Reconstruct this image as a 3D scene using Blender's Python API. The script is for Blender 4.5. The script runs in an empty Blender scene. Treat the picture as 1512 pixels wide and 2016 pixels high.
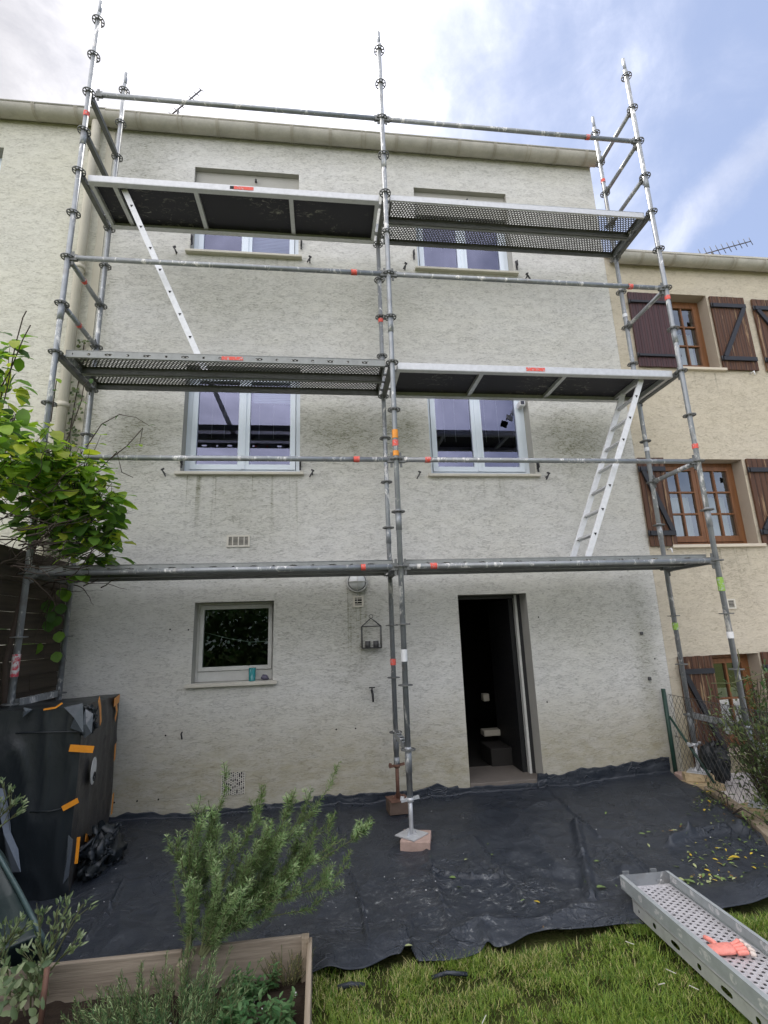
import bpy, math, random
from mathutils import Vector, Matrix, Euler, noise
R = math.radians
random.seed(7)
sc = bpy.context.scene
# ------------------------------------------------------------------ camera
CAM = Vector((-0.67925, -4.39245, -0.54059)); ROT = (1.80145, 0.0337, -0.11636); F = 987.376
cd = bpy.data.cameras.new('camera'); cam = bpy.data.objects.new('camera', cd); sc.collection.objects.link(cam)
cam.location = CAM; cam.rotation_euler = ROT
cd.sensor_fit = 'VERTICAL'; cd.sensor_height = 24; cd.sensor_width = 18; cd.lens = F/2016*24
cd.clip_start = .05; cd.clip_end = 500
sc.camera = cam
sc.view_settings.view_transform = 'Standard'; sc.view_settings.look = 'None'
sc.view_settings.gamma = 1; sc.view_settings.exposure = 1.68
sc.cycles.max_bounces = 8; sc.cycles.transparent_max_bounces = 24
# ------------------------------------------------------------------ sky + sun (sun stands high behind the house)
SUN_EL, SUN_AZ = R(60), R(-8)       # azimuth measured from +Y towards +X
sdir = Vector((math.sin(SUN_AZ)*math.cos(SUN_EL), math.cos(SUN_AZ)*math.cos(SUN_EL), math.sin(SUN_EL)))
MR = Euler(ROT).to_matrix()
def ray(px, py): return MR @ Vector(((px-756)/F, (1008-py)/F, -1.))
def aY(px, py, Y): d = ray(px, py); return CAM + d*((Y-CAM.y)/d.y)
def aZ(px, py, Z): d = ray(px, py); return CAM + d*((Z-CAM.z)/d.z)
def aX(px, py, X): d = ray(px, py); return CAM + d*((X-CAM.x)/d.x)

class NT:
    def __init__(s, tree): s.t = tree
    def n(s, typ, ins=None, **kw):
        n = s.t.nodes.new(typ)
        for k, v in kw.items(): setattr(n, k, v)
        for k, v in (ins or {}).items():
            if isinstance(v, bpy.types.NodeSocket): s.t.links.new(v, n.inputs[k])
            else: n.inputs[k].default_value = v
        return n
    def math(s, op, a, b=0., c=None, clamp=False):
        n = s.t.nodes.new('ShaderNodeMath'); n.operation = op; n.use_clamp = clamp
        for i, v in enumerate((a, b) if c is None else (a, b, c)):
            if isinstance(v, bpy.types.NodeSocket): s.t.links.new(v, n.inputs[i])
            else: n.inputs[i].default_value = v
        return n.outputs[0]
    def vmath(s, op, a, b=(0, 0, 0)):
        n = s.t.nodes.new('ShaderNodeVectorMath'); n.operation = op
        for i, v in enumerate((a, b)):
            if isinstance(v, bpy.types.NodeSocket): s.t.links.new(v, n.inputs[i])
            else: n.inputs[i].default_value = v
        return n.outputs['Value'] if op in ('DOT_PRODUCT', 'LENGTH') else n.outputs[0]
    def mix(s, fac, a, b, mode='MIX'):
        n = s.t.nodes.new('ShaderNodeMix'); n.data_type = 'RGBA'; n.blend_type = mode; n.clamp_factor = True
        for k, v in ((0, fac), (6, a), (7, b)):
            if isinstance(v, bpy.types.NodeSocket): s.t.links.new(v, n.inputs[k])
            else: n.inputs[k].default_value = v if k == 0 else (*v[:3], 1)
        return n.outputs[2]
    def ramp(s, v, stops, interp='LINEAR'):
        n = s.t.nodes.new('ShaderNodeValToRGB'); s.t.links.new(v, n.inputs[0]); cr = n.color_ramp; cr.interpolation = interp
        while len(cr.elements) < len(stops): cr.elements.new(.5)
        for e, (p, c) in zip(cr.elements, stops):
            e.position = p; e.color = (c, c, c, 1) if isinstance(c, (int, float)) else (*c, 1)
        return n.outputs[0]
    def noise(s, vec, scale, detail=4, rough=.55, dist=0.):
        return s.n('ShaderNodeTexNoise', {'Vector': vec, 'Scale': scale, 'Detail': detail, 'Roughness': rough, 'Distortion': dist}).outputs[0]
    def scale(s, vec, sc3, off=(0, 0, 0)):
        return s.n('ShaderNodeMapping', {'Vector': vec, 'Scale': sc3, 'Location': off}).outputs[0]
    def link(s, a, b): s.t.links.new(a, b)

w = bpy.data.worlds.new('World'); sc.world = w; w.use_nodes = True
w.cycles_visibility.camera = True
N = NT(w.node_tree); w.node_tree.nodes.clear()
sky = N.n('ShaderNodeTexSky', sky_type='NISHITA', sun_disc=False, sun_elevation=SUN_EL, sun_rotation=SUN_AZ, air_density=1., dust_density=.6, ozone_density=1.6)
d0 = N.n('ShaderNodeTexCoord').outputs['Generated']
skyc = N.mix(.75, sky.outputs[0], (1.9, 2.25, 3.3))
n1 = N.noise(N.scale(d0, (1, 1, 1.5)), 2.1, 8, .6, .5)
n2 = N.noise(d0, 6.5, 8, .65, .8)
A = ray(450, 150).normalized(); B = ray(1480, 150).normalized()
side = N.math('SUBTRACT', N.vmath('DOT_PRODUCT', d0, tuple(A)), N.vmath('DOT_PRODUCT', d0, tuple(B)))
base = N.math('MULTIPLY_ADD', side, .9, .30)
cm = N.math('ADD', base, N.math('MULTIPLY_ADD', n1, .75, -.375))
cm = N.math('ADD', cm, N.math('MULTIPLY_ADD', n2, .22, -.11))
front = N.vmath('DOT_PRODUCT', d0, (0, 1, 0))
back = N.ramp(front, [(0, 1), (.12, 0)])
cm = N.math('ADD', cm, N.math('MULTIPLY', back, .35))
cmask = N.ramp(cm, [(.02, 0), (.75, 1)], 'EASE')
# vapour trail low on the right
t1, t2 = ray(1290, 500).normalized(), ray(1530, 265).normalized(); tn = t1.cross(t2).normalized()
wob = N.math('MULTIPLY_ADD', N.noise(d0, 9, 6, .7), .07, -.035)
td = N.math('ABSOLUTE', N.math('ADD', N.vmath('DOT_PRODUCT', d0, tuple(tn)), wob))
tr = N.math('MULTIPLY', N.ramp(td, [(0, 1), (.045, 0)], 'EASE'), N.math('MULTIPLY_ADD', n2, .55, .0))
tr = N.math('MULTIPLY', tr, N.ramp(N.vmath('DOT_PRODUCT', d0, tuple(((t1+t2)/2).normalized())), [(.9, 0), (.96, 1)]))
cmask2 = N.math('MAXIMUM', cmask, tr)
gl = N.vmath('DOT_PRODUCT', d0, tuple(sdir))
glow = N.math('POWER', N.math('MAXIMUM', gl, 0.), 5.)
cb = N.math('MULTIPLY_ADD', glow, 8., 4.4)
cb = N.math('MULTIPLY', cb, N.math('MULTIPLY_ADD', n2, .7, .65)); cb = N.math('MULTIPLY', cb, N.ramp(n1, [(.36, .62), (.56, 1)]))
cb = N.math('MULTIPLY', cb, N.math('MULTIPLY_ADD', N.math('MULTIPLY', back, N.math('SUBTRACT', 1.9, N.vmath('DOT_PRODUCT', d0, (0, 0, 1)))), 1.0, 1.))  # clouds behind the camera are brightened, most of all low down, to light the facade
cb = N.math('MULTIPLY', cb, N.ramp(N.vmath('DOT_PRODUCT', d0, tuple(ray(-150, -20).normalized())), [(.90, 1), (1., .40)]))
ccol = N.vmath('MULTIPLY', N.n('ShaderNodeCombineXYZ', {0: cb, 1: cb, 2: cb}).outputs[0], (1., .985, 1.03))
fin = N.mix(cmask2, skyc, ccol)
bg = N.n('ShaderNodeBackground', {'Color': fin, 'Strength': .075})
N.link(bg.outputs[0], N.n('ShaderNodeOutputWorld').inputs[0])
sd = bpy.data.lights.new('sun', 'SUN'); sd.energy = 2.2; sd.angle = R(6); sd.color = (1, .95, .88)
so = bpy.data.objects.new('sun', sd); sc.collection.objects.link(so)
so.rotation_euler = (-sdir).to_track_quat('-Z', 'Y').to_euler()

# ------------------------------------------------------------------ materials
def mat(name):
    m = bpy.data.materials.new(name); m.use_nodes = True; m.node_tree.nodes.clear()
    n = NT(m.node_tree); out = n.n('ShaderNodeOutputMaterial'); return m, n, out
def pos(n): return n.n('ShaderNodeNewGeometry').outputs['Position']
def objc(n): return n.n('ShaderNodeTexCoord').outputs['Object']
def finish(n, out, col, rough=.6, metal=0., bump=None, bs=.3, bd=.01, spec=.5, alpha=None, extra=None):
    ins = {'Base Color': col if isinstance(col, bpy.types.NodeSocket) else (*col, 1), 'Roughness': rough, 'Metallic': metal, 'Specular IOR Level': spec}
    if bump is not None: ins['Normal'] = n.n('ShaderNodeBump', {'Height': bump, 'Strength': bs, 'Distance': bd}).outputs[0]
    if extra: ins.update(extra)
    p = n.n('ShaderNodeBsdfPrincipled', ins); sh = p.outputs[0]
    if alpha is not None:
        sh = n.n('ShaderNodeMixShader', {0: alpha, 1: n.n('ShaderNodeBsdfTransparent').outputs[0], 2: sh}).outputs[0]
    n.link(sh, out.inputs[0]); return p
def plain(name, col, rough=.6, metal=0., var=.25, vs=8., bs=.15, spec=.5, obj=False):
    m, n, o = mat(name); p = objc(n) if obj else pos(n)
    nz = n.noise(p, vs, 6, .6); nz2 = n.noise(p, vs*9, 4, .6)
    f = n.math('MULTIPLY_ADD', nz, 2*var, 1-var); f = n.math('MULTIPLY', f, n.math('MULTIPLY_ADD', nz2, var, 1-var/2))
    c = n.vmath('MULTIPLY', n.n('ShaderNodeCombineXYZ', {0: f, 1: f, 2: f}).outputs[0], tuple(col))
    finish(n, o, c, n.math('MULTIPLY_ADD', nz2, .3, rough-.15), metal, nz2, bs, .004, spec); return m

def render_mat(name, base, dark, stains=(), drips=(), greenish=(.20, .20, .13)):
    """horizontal scraped render: short thin creases over a slightly mottled coat, with weather stains"""
    m, n, o = mat(name); p = pos(n)
    wp = n.vmath('ADD', p, n.vmath('SCALE', n.n('ShaderNodeTexNoise', {'Vector': p, 'Scale': 5., 'Detail': 3.}).outputs[1], (0, 0, 0)))
    a = n.noise(n.scale(p, (8, 8, 62)), 1.7, 4, .6, .18)
    b = n.noise(n.scale(p, (17, 17, 95), (3, 1, 7)), 1.5, 3, .6, .2)
    big = n.noise(p, 1.1, 5, .6); med = n.noise(n.scale(p, (1, 1, 2)), 6, 5, .65)
    # creases: thin dark where noise crosses .5
    ra = n.ramp(n.math('ABSOLUTE', n.math('SUBTRACT', a, .5)), [(0, 1), (.03, 0)])
    gate = n.ramp(n.noise(n.scale(p, (4, 4, 9), (9, 2, 4)), 2.2, 4, .6), [(.36, 0), (.6, 1)])
    ra = n.math('MULTIPLY', ra, gate)
    rb = n.ramp(b, [(.56, 0), (.72, 1)])
    dirt = n.math('ADD', n.math('MULTIPLY', ra, .7), n.math('MULTIPLY', rb, .6), clamp=True)
    # weather stains
    st = None
    for (sx, sz, wx, wz, k) in stains:
        v = n.vmath('MULTIPLY', n.vmath('SUBTRACT', p, (sx, 0, sz)), (1/wx, 0, 1/wz))
        g = n.math('MULTIPLY', n.math('EXPONENT', n.math('MULTIPLY', n.vmath('DOT_PRODUCT', v, v), -1.)), k)
        st = g if st is None else n.math('ADD', st, g)
    if st is None: st = n.math('MULTIPLY', big, .2)
    sep = n.n('ShaderNodeSeparateXYZ', {0: p}); z = sep.outputs[2]; x = sep.outputs[0]
    dr = None
    for (x0, x1, zt, ln, k) in drips:
        inx = n.math('MULTIPLY', n.math('GREATER_THAN', x, x0), n.math('LESS_THAN', x, x1))
        t = n.math('DIVIDE', n.math('SUBTRACT', zt, z), ln, clamp=True)
        iz = n.math('MULTIPLY', n.math('LESS_THAN', z, zt), n.math('SUBTRACT', 1., t))
        g = n.math('MULTIPLY', n.math('MULTIPLY', inx, iz), k)
        dr = g if dr is None else n.math('ADD', dr, g)
    if dr is not None:
        stre = n.math('ADD', n.math('MULTIPLY', n.ramp(n.noise(n.scale(p, (15, 1, .5)), 1., 3, .6), [(.55, 0), (.68, 1)]), 1.3), n.math('MULTIPLY', n.ramp(n.noise(n.scale(p, (3, 1, 2.)), 1., 4, .6), [(.4, 0), (.7, 1)]), .45))
        st = n.math('ADD', st, n.math('MULTIPLY', dr, stre))
    foot = n.math('MULTIPLY', n.ramp(n.math('ADD', z, n.math('MULTIPLY', med, .5)), [(0, 0), (1, 1)]), 1.)
    lowd = n.math('SUBTRACT', -1.45, n.math('SUBTRACT', z, n.math('MULTIPLY', big, .55)))
    lowd = n.math('MULTIPLY', lowd, 1.6, clamp=True)
    stm = n.math('MULTIPLY', st, n.math('MULTIPLY_ADD', dirt, 1.6, .5), clamp=True)
    stm = n.math('MULTIPLY', stm, n.math('MULTIPLY_ADD', med, 1.2, .4), clamp=True)
    f = n.math('MULTIPLY_ADD', big, .14, .93); f = n.math('MULTIPLY', f, n.math('MULTIPLY_ADD', med, .16, .92))
    c0 = n.vmath('MULTIPLY', n.n('ShaderNodeCombineXYZ', {0: f, 1: f, 2: f}).outputs[0], tuple(base))
    warm = n.ramp(n.noise(n.scale(p, (.5, .5, .9), (4, 2, 8)), 1.3, 4, .6), [(.38, 0), (.62, 1)]); c0 = n.mix(n.math('MULTIPLY', warm, .3), c0, n.vmath('MULTIPLY', c0, (.97, .95, .84)))
    c1 = n.mix(n.math('MULTIPLY', dirt, .82), c0, dark)
    c2 = n.mix(stm, c1, greenish)
    c3 = n.mix(n.math('MULTIPLY', lowd, n.math('MULTIPLY_ADD', med, .9, .1)), c2, (.30, .26, .14))
    h = n.math('SUBTRACT', n.math('MULTIPLY', a, .8), n.math('MULTIPLY', dirt, .6)); h = n.math('ADD', h, n.math('MULTIPLY', b, .4))
    finish(n, o, c3, .92, 0, h, .6, .010, .2); return m

M = {}
M['render'] = render_mat('grey_render', (.66, .652, .612), (.20, .195, .18),
    stains=[(-.45, 1.68, .5, .36, .95), (.28, 1.75, .25, .4, .8), (2.4, 1.62, .5, .42, 1.0), (-2.7, 1.55, .35, .45, .9), (-1.5, .75, .35, .5, .3),
            (-.3, -.75, .25, .55, .35), (2.88, -1.0, .12, .9, .55), (-2.9, 5.3, .3, .5, .5), (0., 5.6, 4, .12, .3), (-1.6, 3.3, .9, .25, .35), (.1, 3.4, .5, .4, .35),
            (-1.2, -.45, 1.6, .3, .25), (2.2, -.5, .9, .25, .3), (-3.2, 1.9, .12, 2.2, .7)],
    drips=[(-2.15, -.95, 1.17, .75, .8), (.6, 1.8, 1.15, .35, .35), (-2.1, -1., 4., .35, .5), (.6, 1.8, 3.95, .3, .5), (-.43, -.22, -.1, .9, .9)])
M['render_l'] = render_mat('cream_render', (.64, .63, .545), (.27, .255, .20), stains=[(-3.5, 2., .2, 3., .3)], greenish=(.25, .25, .16))
M['render_r'] = render_mat('beige_render', (.60, .54, .43), (.30, .25, .17), stains=[(4.2, -.1, .4, .4, .2)],
    drips=[(3.6, 4.5, .27, .6, .8), (3.95, 4.5, 2.6, .4, .6)], greenish=(.22, .20, .15))
M['reveal'] = plain('smooth_reveal', (.42, .41, .37), .9, 0, .12, 3, .3, .2)
M['reveal_r'] = plain('taupe_reveal', (.40, .34, .27), .9, 0, .12, 3, .3, .2)
M['gutter'] = plain('weathered_gutter', (.46, .44, .385), .7, 0, .3, 5, .2, .3)
M['bracket'] = plain('dark_gutter_joint', (.42, .39, .32), .7, 0, .3, 5, .2, .3)
M['pipe'] = plain('beige_pipe', (.50, .47, .38), .6, 0, .15, 4, .1, .4)
M['pvc'] = plain('white_pvc', (.70, .77, .84), .35, 0, .05, 3, .05, .5)
M['pvc_d'] = plain('dirty_white_paint', (.55, .55, .52), .6, 0, .2, 9, .1, .4)
M['sill'] = plain('pale_stone_sill', (.60, .57, .49), .8, 0, .18, 6, .2, .3)
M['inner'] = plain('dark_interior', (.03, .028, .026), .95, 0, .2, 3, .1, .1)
M['gap'] = plain('flat_black', (.012, .012, .013), .6, 0, .1, 3, .05, .3)  # flat black, also painted in where openings are only dark
M['iron'] = plain('black_iron', (.02, .02, .022), .55, 0, .3, 20, .2, .5)
M['iron2'] = plain('black_painted_strap', (.018, .019, .024), .5, 0, .3, 12, .1, .5)
M['white'] = plain('white_plastic', (.75, .75, .75), .4, 0, .05, 8, .05, .5)
M['roof'] = plain('brown_roof_tile', (.20, .11, .08), .85, 0, .3, 6, .4, .3)
M['soil'] = plain('dark_soil', (.035, .025, .018), .95, 0, .5, 14, 1., .2)
M['paper'] = plain('grey_paper', (.42, .42, .42), .8, 0, .1, 8, .05, .3)
M['pave'] = plain('pale_concrete', (.62, .58, .56), .9, 0, .2, 4, .2, .3)
M['block'] = plain('pinkish_wood_block', (.42, .30, .25), .85, 0, .35, 14, .4, .3)
M['block_d'] = plain('wet_wood_block', (.12, .085, .065), .8, 0, .4, 18, .4, .3)
M['rust'] = plain('rusty_steel', (.16, .085, .06), .75, .2, .5, 25, .3, .4)
M['teal'] = plain('teal_glass', (.02, .22, .23), .15, 0, .1, 8, 0, .6)
M['stone'] = plain('purple_stone', (.12, .11, .16), .5, 0, .5, 60, .5, .5)
M['wire'] = plain('grey_wire', (.09, .09, .09), .6, .3, .3, 30, .1, .5)
M['clip'] = plain('fluorescent_red_paint', (.80, .09, .05), .6, 0, .35, 60, .05, .3)
def wornred():
    m, n, o = mat('worn_red_paint'); p = pos(n); a = n.noise(p, 30, 5, .7)
    finish(n, o, n.mix(n.ramp(a, [(.46, 0), (.54, 1)]), (.48, .47, .46), (.42, .05, .07)), .6); return m
M['wornred'] = wornred()
def wornmark(name, c):
    m, n, o = mat(name); p = pos(n); a = n.noise(p, 42, 5, .75)
    finish(n, o, n.mix(n.ramp(a, [(.53, 0), (.62, 1)]), c, (.40, .41, .41)), .6); return m
M['clip'] = wornmark('worn_fluorescent_red_paint', (.74, .10, .07))
M['green_tape'] = wornmark('worn_lime_paint', (.26, .44, .07))
M['orange'] = plain('orange_tape', (.78, .29, .02), .4, 0, .2, 25, .2, .5)
M['hand'] = plain('coral_latex', (.88, .30, .24), .55, 0, .45, 45, .3, .4)
M['hand_w'] = plain('cream_knit', (.72, .62, .55), .8, 0, .2, 60, .3, .2)
M['pet'] = plain('grey_fleece', (.20, .23, .27), .85, 0, .15, 25, .2, .2)
M['sheetgreen'] = plain('dark_green_plastic', (.016, .030, .030), .38, 0, .3, 6, .3, .5)
M['postgreen'] = plain('green_painted_steel', (.015, .05, .035), .5, 0, .2, 10, .1, .5)
M['lampglass'] = plain('frosted_lamp_glass', (.62, .63, .62), .25, 0, .12, 30, .1, .5)
M['solar'] = plain('solar_panel', (.015, .016, .025), .25, 0, .1, 30, 0, .6)

def galv():
    m, n, o = mat('galvanised_steel'); p = pos(n)
    a = n.noise(p, 14, 6, .65); b = n.noise(n.scale(p, (1, 1, .35)), 38, 5, .7); c = n.noise(n.scale(p, (1, 1, .4)), 9, 6, .7, 1.)
    col = n.mix(a, (.19, .205, .22), (.40, .42, .43))
    paint = n.ramp(c, [(.555, 0), (.60, 1)]); col = n.mix(n.math('MULTIPLY', paint, n.ramp(b, [(.4, 0), (.55, 1)])), col, (.74, .73, .70))
    grime = n.ramp(n.noise(p, 5, 6, .7), [(.55, 0), (.72, 1)]); col = n.mix(n.math('MULTIPLY', grime, .45), col, (.17, .13, .09))
    finish(n, o, col, n.math('MULTIPLY_ADD', b, .35, .32), n.math('MULTIPLY_ADD', paint, -.45, .5), b, .2, .002); return m
M['galv'] = galv()
M['galv_d'] = plain('dark_galvanised_steel', (.15, .155, .15), .55, .35, .35, 18, .15, .5)
M['alu'] = plain('scuffed_aluminium', (.56, .57, .58), .42, .35, .2, 22, .12, .5)
M['alu_w'] = plain('chalky_aluminium', (.70, .71, .72), .5, .1, .2, 30, .12, .5)
def ply():
    m, n, o = mat('black_phenolic_board'); p = objc(n)
    a = n.noise(n.scale(p, (2, 4, 4)), 4, 7, .75, 1.5); s = n.ramp(a, [(.56, 0), (.64, 1)])
    g = n.ramp(n.noise(p, 1.1, 2), [(.42, 0), (.62, 1)])
    col = n.mix(n.math('MULTIPLY', s, g), (.028, .027, .037), (.26, .26, .22)); finish(n, o, col, .6, 0, a, .1, .002, .4); return m
M['ply'] = ply()
def perf(name, pitch, rad, base):
    """sheet steel punched with staggered round holes (object coordinates: x along, y across)"""
    m, n, o = mat(name); p = objc(n); s = n.n('ShaderNodeSeparateXYZ', {0: p})
    row = n.math('DIVIDE', s.outputs[1], pitch*.8); ri = n.math('FLOOR', row)
    off = n.math('MULTIPLY', n.math('MODULO', n.math('ABSOLUTE', ri), 2.), .5)
    fx = n.math('SUBTRACT', n.math('FRACT', n.math('ADD', n.math('DIVIDE', s.outputs[0], pitch), off)), .5)
    fy = n.math('MULTIPLY', n.math('SUBTRACT', n.math('FRACT', row), .5), .8)
    d = n.math('SQRT', n.math('ADD', n.math('MULTIPLY', fx, fx), n.math('MULTIPLY', fy, fy)))
    hole = n.math('GREATER_THAN', d, rad)
    inx = n.math('LESS_THAN', n.math('ABSOLUTE', s.outputs[1]), .138)
    inx = n.math('MULTIPLY', inx, n.math('GREATER_THAN', 1.44, n.math('ABSOLUTE', s.outputs[0])))
    alpha = n.math('SUBTRACT', 1., n.math('MULTIPLY', inx, n.math('SUBTRACT', 1., hole)))
    rim = n.ramp(d, [(rad, 1), (rad+.12, 0)])
    nz = n.noise(p, 22, 6, .7); c = n.mix(nz, tuple(k*.6 for k in base), tuple(min(1, k*1.4) for k in base))
    finish(n, o, c, .5, .35, rim, .5, .004, .5, alpha); return m
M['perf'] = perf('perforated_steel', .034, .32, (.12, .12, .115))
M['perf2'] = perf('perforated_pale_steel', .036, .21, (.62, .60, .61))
def flange(name, base, inv=False):
    """side of a steel plank: alternating round and oblong holes (object coordinates)"""
    m, n, o = mat(name); p = objc(n); s = n.n('ShaderNodeSeparateXYZ', {0: p})
    t = n.math('DIVIDE', s.outputs[0], .34); fr = n.math('SUBTRACT', n.math('FRACT', t), .5)
    z = s.outputs[2]; zz = n.math('ADD', z, .002)
    def ell(cx, rx, rz):
        u = n.math('DIVIDE', n.math('MULTIPLY', n.math('SUBTRACT', fr, cx), .34), rx); v = n.math('DIVIDE', zz, rz)
        return n.math('LESS_THAN', n.math('ADD', n.math('POWER', n.math('ABSOLUTE', u), 2.6), n.math('POWER', n.math('ABSOLUTE', v), 2.6)), 1.)
    h = n.math('MAXIMUM', ell(-.25, .013, .012), ell(.25, .034, .012))
    ins = n.math('LESS_THAN', n.math('ABSOLUTE', s.outputs[0]), 1.42); h = n.math('MULTIPLY', h, ins)
    nz = n.noise(p, 16, 6, .7); c = n.mix(nz, tuple(k*.65 for k in base), tuple(min(1, k*1.35) for k in base))
    if inv:   # holes pressed shut, rims scuffed white
        h2 = n.math('MAXIMUM', ell(-.25, .019, .018), ell(.25, .04, .018)); c = n.mix(n.math('MULTIPLY', h2, n.ramp(n.noise(p, 45, 3), [(.42, 0), (.55, 1)])), c, (.68, .68, .67)); finish(n, o, c, .5, .3, h2, .3, .003); return m
    finish(n, o, c, .5, .35, nz, .15, .003, .5, n.math('SUBTRACT', 1., h)); return m
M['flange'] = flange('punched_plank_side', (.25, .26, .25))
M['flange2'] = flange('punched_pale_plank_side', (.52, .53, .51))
M['flange3'] = flange('scuffed_plank_side', (.42, .45, .45), True)

def wood(name, c0, c1, axis=2, peel=None, sc_=1., rough=.7, plank=None):
    m, n, o = mat(name); p = pos(n); s3 = [18*sc_]*3; s3[axis] = 1.2*sc_
    a = n.noise(n.scale(p, tuple(s3)), 1.5, 6, .65, .6); b = n.noise(n.scale(p, tuple(k*4 for k in s3)), 1.5, 4, .6)
    col = n.mix(n.ramp(a, [(.3, 0), (.7, 1)]), c0, c1); h = b
    if peel:
        q = n.ramp(n.noise(n.scale(p, tuple(k*.4 for k in s3)), 2.2, 6, .7), [(.57, 0), (.61, 1)]); col = n.mix(n.math('MULTIPLY', q, .9), col, peel)
    if plank:
        ax, wd = plank; s = n.n('ShaderNodeSeparateXYZ', {0: p}).outputs[ax]
        g = n.math('ABSOLUTE', n.math('SUBTRACT', n.math('FRACT', n.math('DIVIDE', s, wd)), .5)); k = n.ramp(g, [(.44, 0), (.47, 1)])
        col = n.mix(k, col, (.008, .006, .005)); h = n.math('SUBTRACT', n.math('MULTIPLY', b, .3), k)
    finish(n, o, col, rough, 0, h, .5, .006, .35); return m
M['shut_purple'] = wood('purple_brown_boards', (.058, .026, .028), (.085, .040, .040), 2, None, 1, .5, (0, .074))
M['shut_worn'] = wood('worn_brown_boards', (.075, .034, .020), (.115, .054, .028), 2, (.30, .20, .11), 1, .6, (0, .074))
M['joinery'] = wood('varnished_wood', (.13, .055, .022), (.24, .105, .042), 2, None, 1, .38)
M['bed'] = wood('weathered_softwood', (.17, .135, .10), (.38, .32, .25), 0, None, .8, .8)
M['bed_y'] = wood('weathered_softwood_side', (.24, .19, .13), (.40, .33, .25), 1, None, .8, .8)
M['fence'] = wood('dark_mossy_boards', (.038, .030, .022), (.085, .066, .046), 1, None, .7, .85)
M['blockw'] = wood('pale_wood_block', (.38, .29, .17), (.55, .44, .28), 1, None, 1, .8)

def glass(name, refl=.5, tint=(.55, .6, .6), rtint=(.80, .80, .95)):
    m, n, o = mat(name); p = pos(n)
    wv = n.noise(p, .9, 2); nm = n.n('ShaderNodeBump', {'Height': wv, 'Strength': .06, 'Distance': .02}).outputs[0]
    g = n.n('ShaderNodeBsdfGlossy', {'Color': (*rtint, 1), 'Roughness': .008, 'Normal': nm}).outputs[0]
    t = n.n('ShaderNodeBsdfTransparent', {'Color': (*tint, 1)}).outputs[0]
    fr = n.n('ShaderNodeFresnel', {'IOR': 1.45}).outputs[0]
    fac = n.math('ADD', n.math('MULTIPLY', fr, 1.), refl, clamp=True)
    n.link(n.n('ShaderNodeMixShader', {0: fac, 1: t, 2: g}).outputs[0], o.inputs[0]); return m
M['glass'] = glass('window_glass', .15, (.55, .6, .6), (.68, .71, 1.)); M['glass_d'] = glass('shaded_window_glass', .0, (.45, .55, .5), (.6, .75, .7)); M['glass_r'] = glass('old_window_glass', .2, (.6, .65, .6), (.85, .9, .92))

def sheet():
    m, n, o = mat('black_woven_sheeting'); p = pos(n)
    big = n.noise(p, 1.6, 6, .6); fine = n.noise(p, 30, 6, .75, .6); med = n.noise(n.scale(p, (1, 1.6, 1)), 5.5, 7, .7, 1.2)
    sp = n.ramp(fine, [(.53, 0), (.64, 1)])
    # dust trodden into the middle of the sheet
    v = n.vmath('MULTIPLY', n.vmath('SUBTRACT', p, (.2, -.9, 0)), (1/.75, 1/.42, 0)); zone = n.math('EXPONENT', n.math('MULTIPLY', n.vmath('DOT_PRODUCT', v, v), -1.))
    dust = n.math('MULTIPLY', n.math('MULTIPLY', n.ramp(med, [(.46, 0), (.62, 1)]), sp), n.math('MULTIPLY_ADD', zone, 1.8, .10))
    hz = n.ramp(med, [(.38, 0), (.75, 1)])
    col = n.mix(big, (.014, .019, .028), (.030, .037, .049)); col = n.mix(n.math('MULTIPLY', hz, .5), col, (.060, .068, .080)); col = n.mix(dust, col, (.26, .27, .27))
    s = n.n('ShaderNodeSeparateXYZ', {0: p}); wv = n.math('ADD', n.math('SINE', n.math('MULTIPLY', s.outputs[0], 900.)), n.math('SINE', n.math('MULTIPLY', s.outputs[1], 900.)))
    rg = n.noise(n.scale(p, (1, 1.3, 1), (3, 5, 0)), 3.1, 3, .5, 1.6); rg = n.ramp(n.math('ABSOLUTE', n.math('SUBTRACT', rg, .5)), [(0, 1), (.022, 0)], 'EASE')
    rg2 = n.noise(n.scale(p, (1.4, 1, 1), (8, 1, 0)), 6.5, 3, .5, 1.2); rg2 = n.ramp(n.math('ABSOLUTE', n.math('SUBTRACT', rg2, .5)), [(0, 1), (.03, 0)], 'EASE')
    gt = n.ramp(n.noise(p, 1.9, 3), [(.42, 0), (.6, 1)]); rg = n.math('MULTIPLY', n.math('ADD', rg, n.math('MULTIPLY', rg2, .3)), gt)
    bp = n.math('ADD', n.math('MULTIPLY', wv, .03), n.math('ADD', n.math('MULTIPLY', fine, .18), n.math('ADD', n.math('MULTIPLY', med, .5), n.math('MULTIPLY', rg, .8))))
    wet = n.ramp(n.noise(p, 2.3, 3, .5), [(.52, 0), (.60, 1)])
    finish(n, o, col, n.math('MULTIPLY_ADD', wet, -.14, .38), 0, bp, .75, .016, .5); return m
M['sheet'] = sheet()
def wrap():
    m, n, o = mat('black_plastic_wrap'); p = pos(n)
    a = n.noise(n.scale(p, (1, 1, .6)), 2.6, 4, .5, .6); b = n.noise(n.scale(p, (1, 1, .8)), 9, 4, .6, .6)
    col = n.mix(a, (.010, .014, .017), (.018, .023, .027)); finish(n, o, col, n.math('MULTIPLY_ADD', b, .25, .28), 0, n.math('ADD', a, n.math('MULTIPLY', b, .3)), .35, .03, .5); return m
M['wrap'] = wrap()

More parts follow.
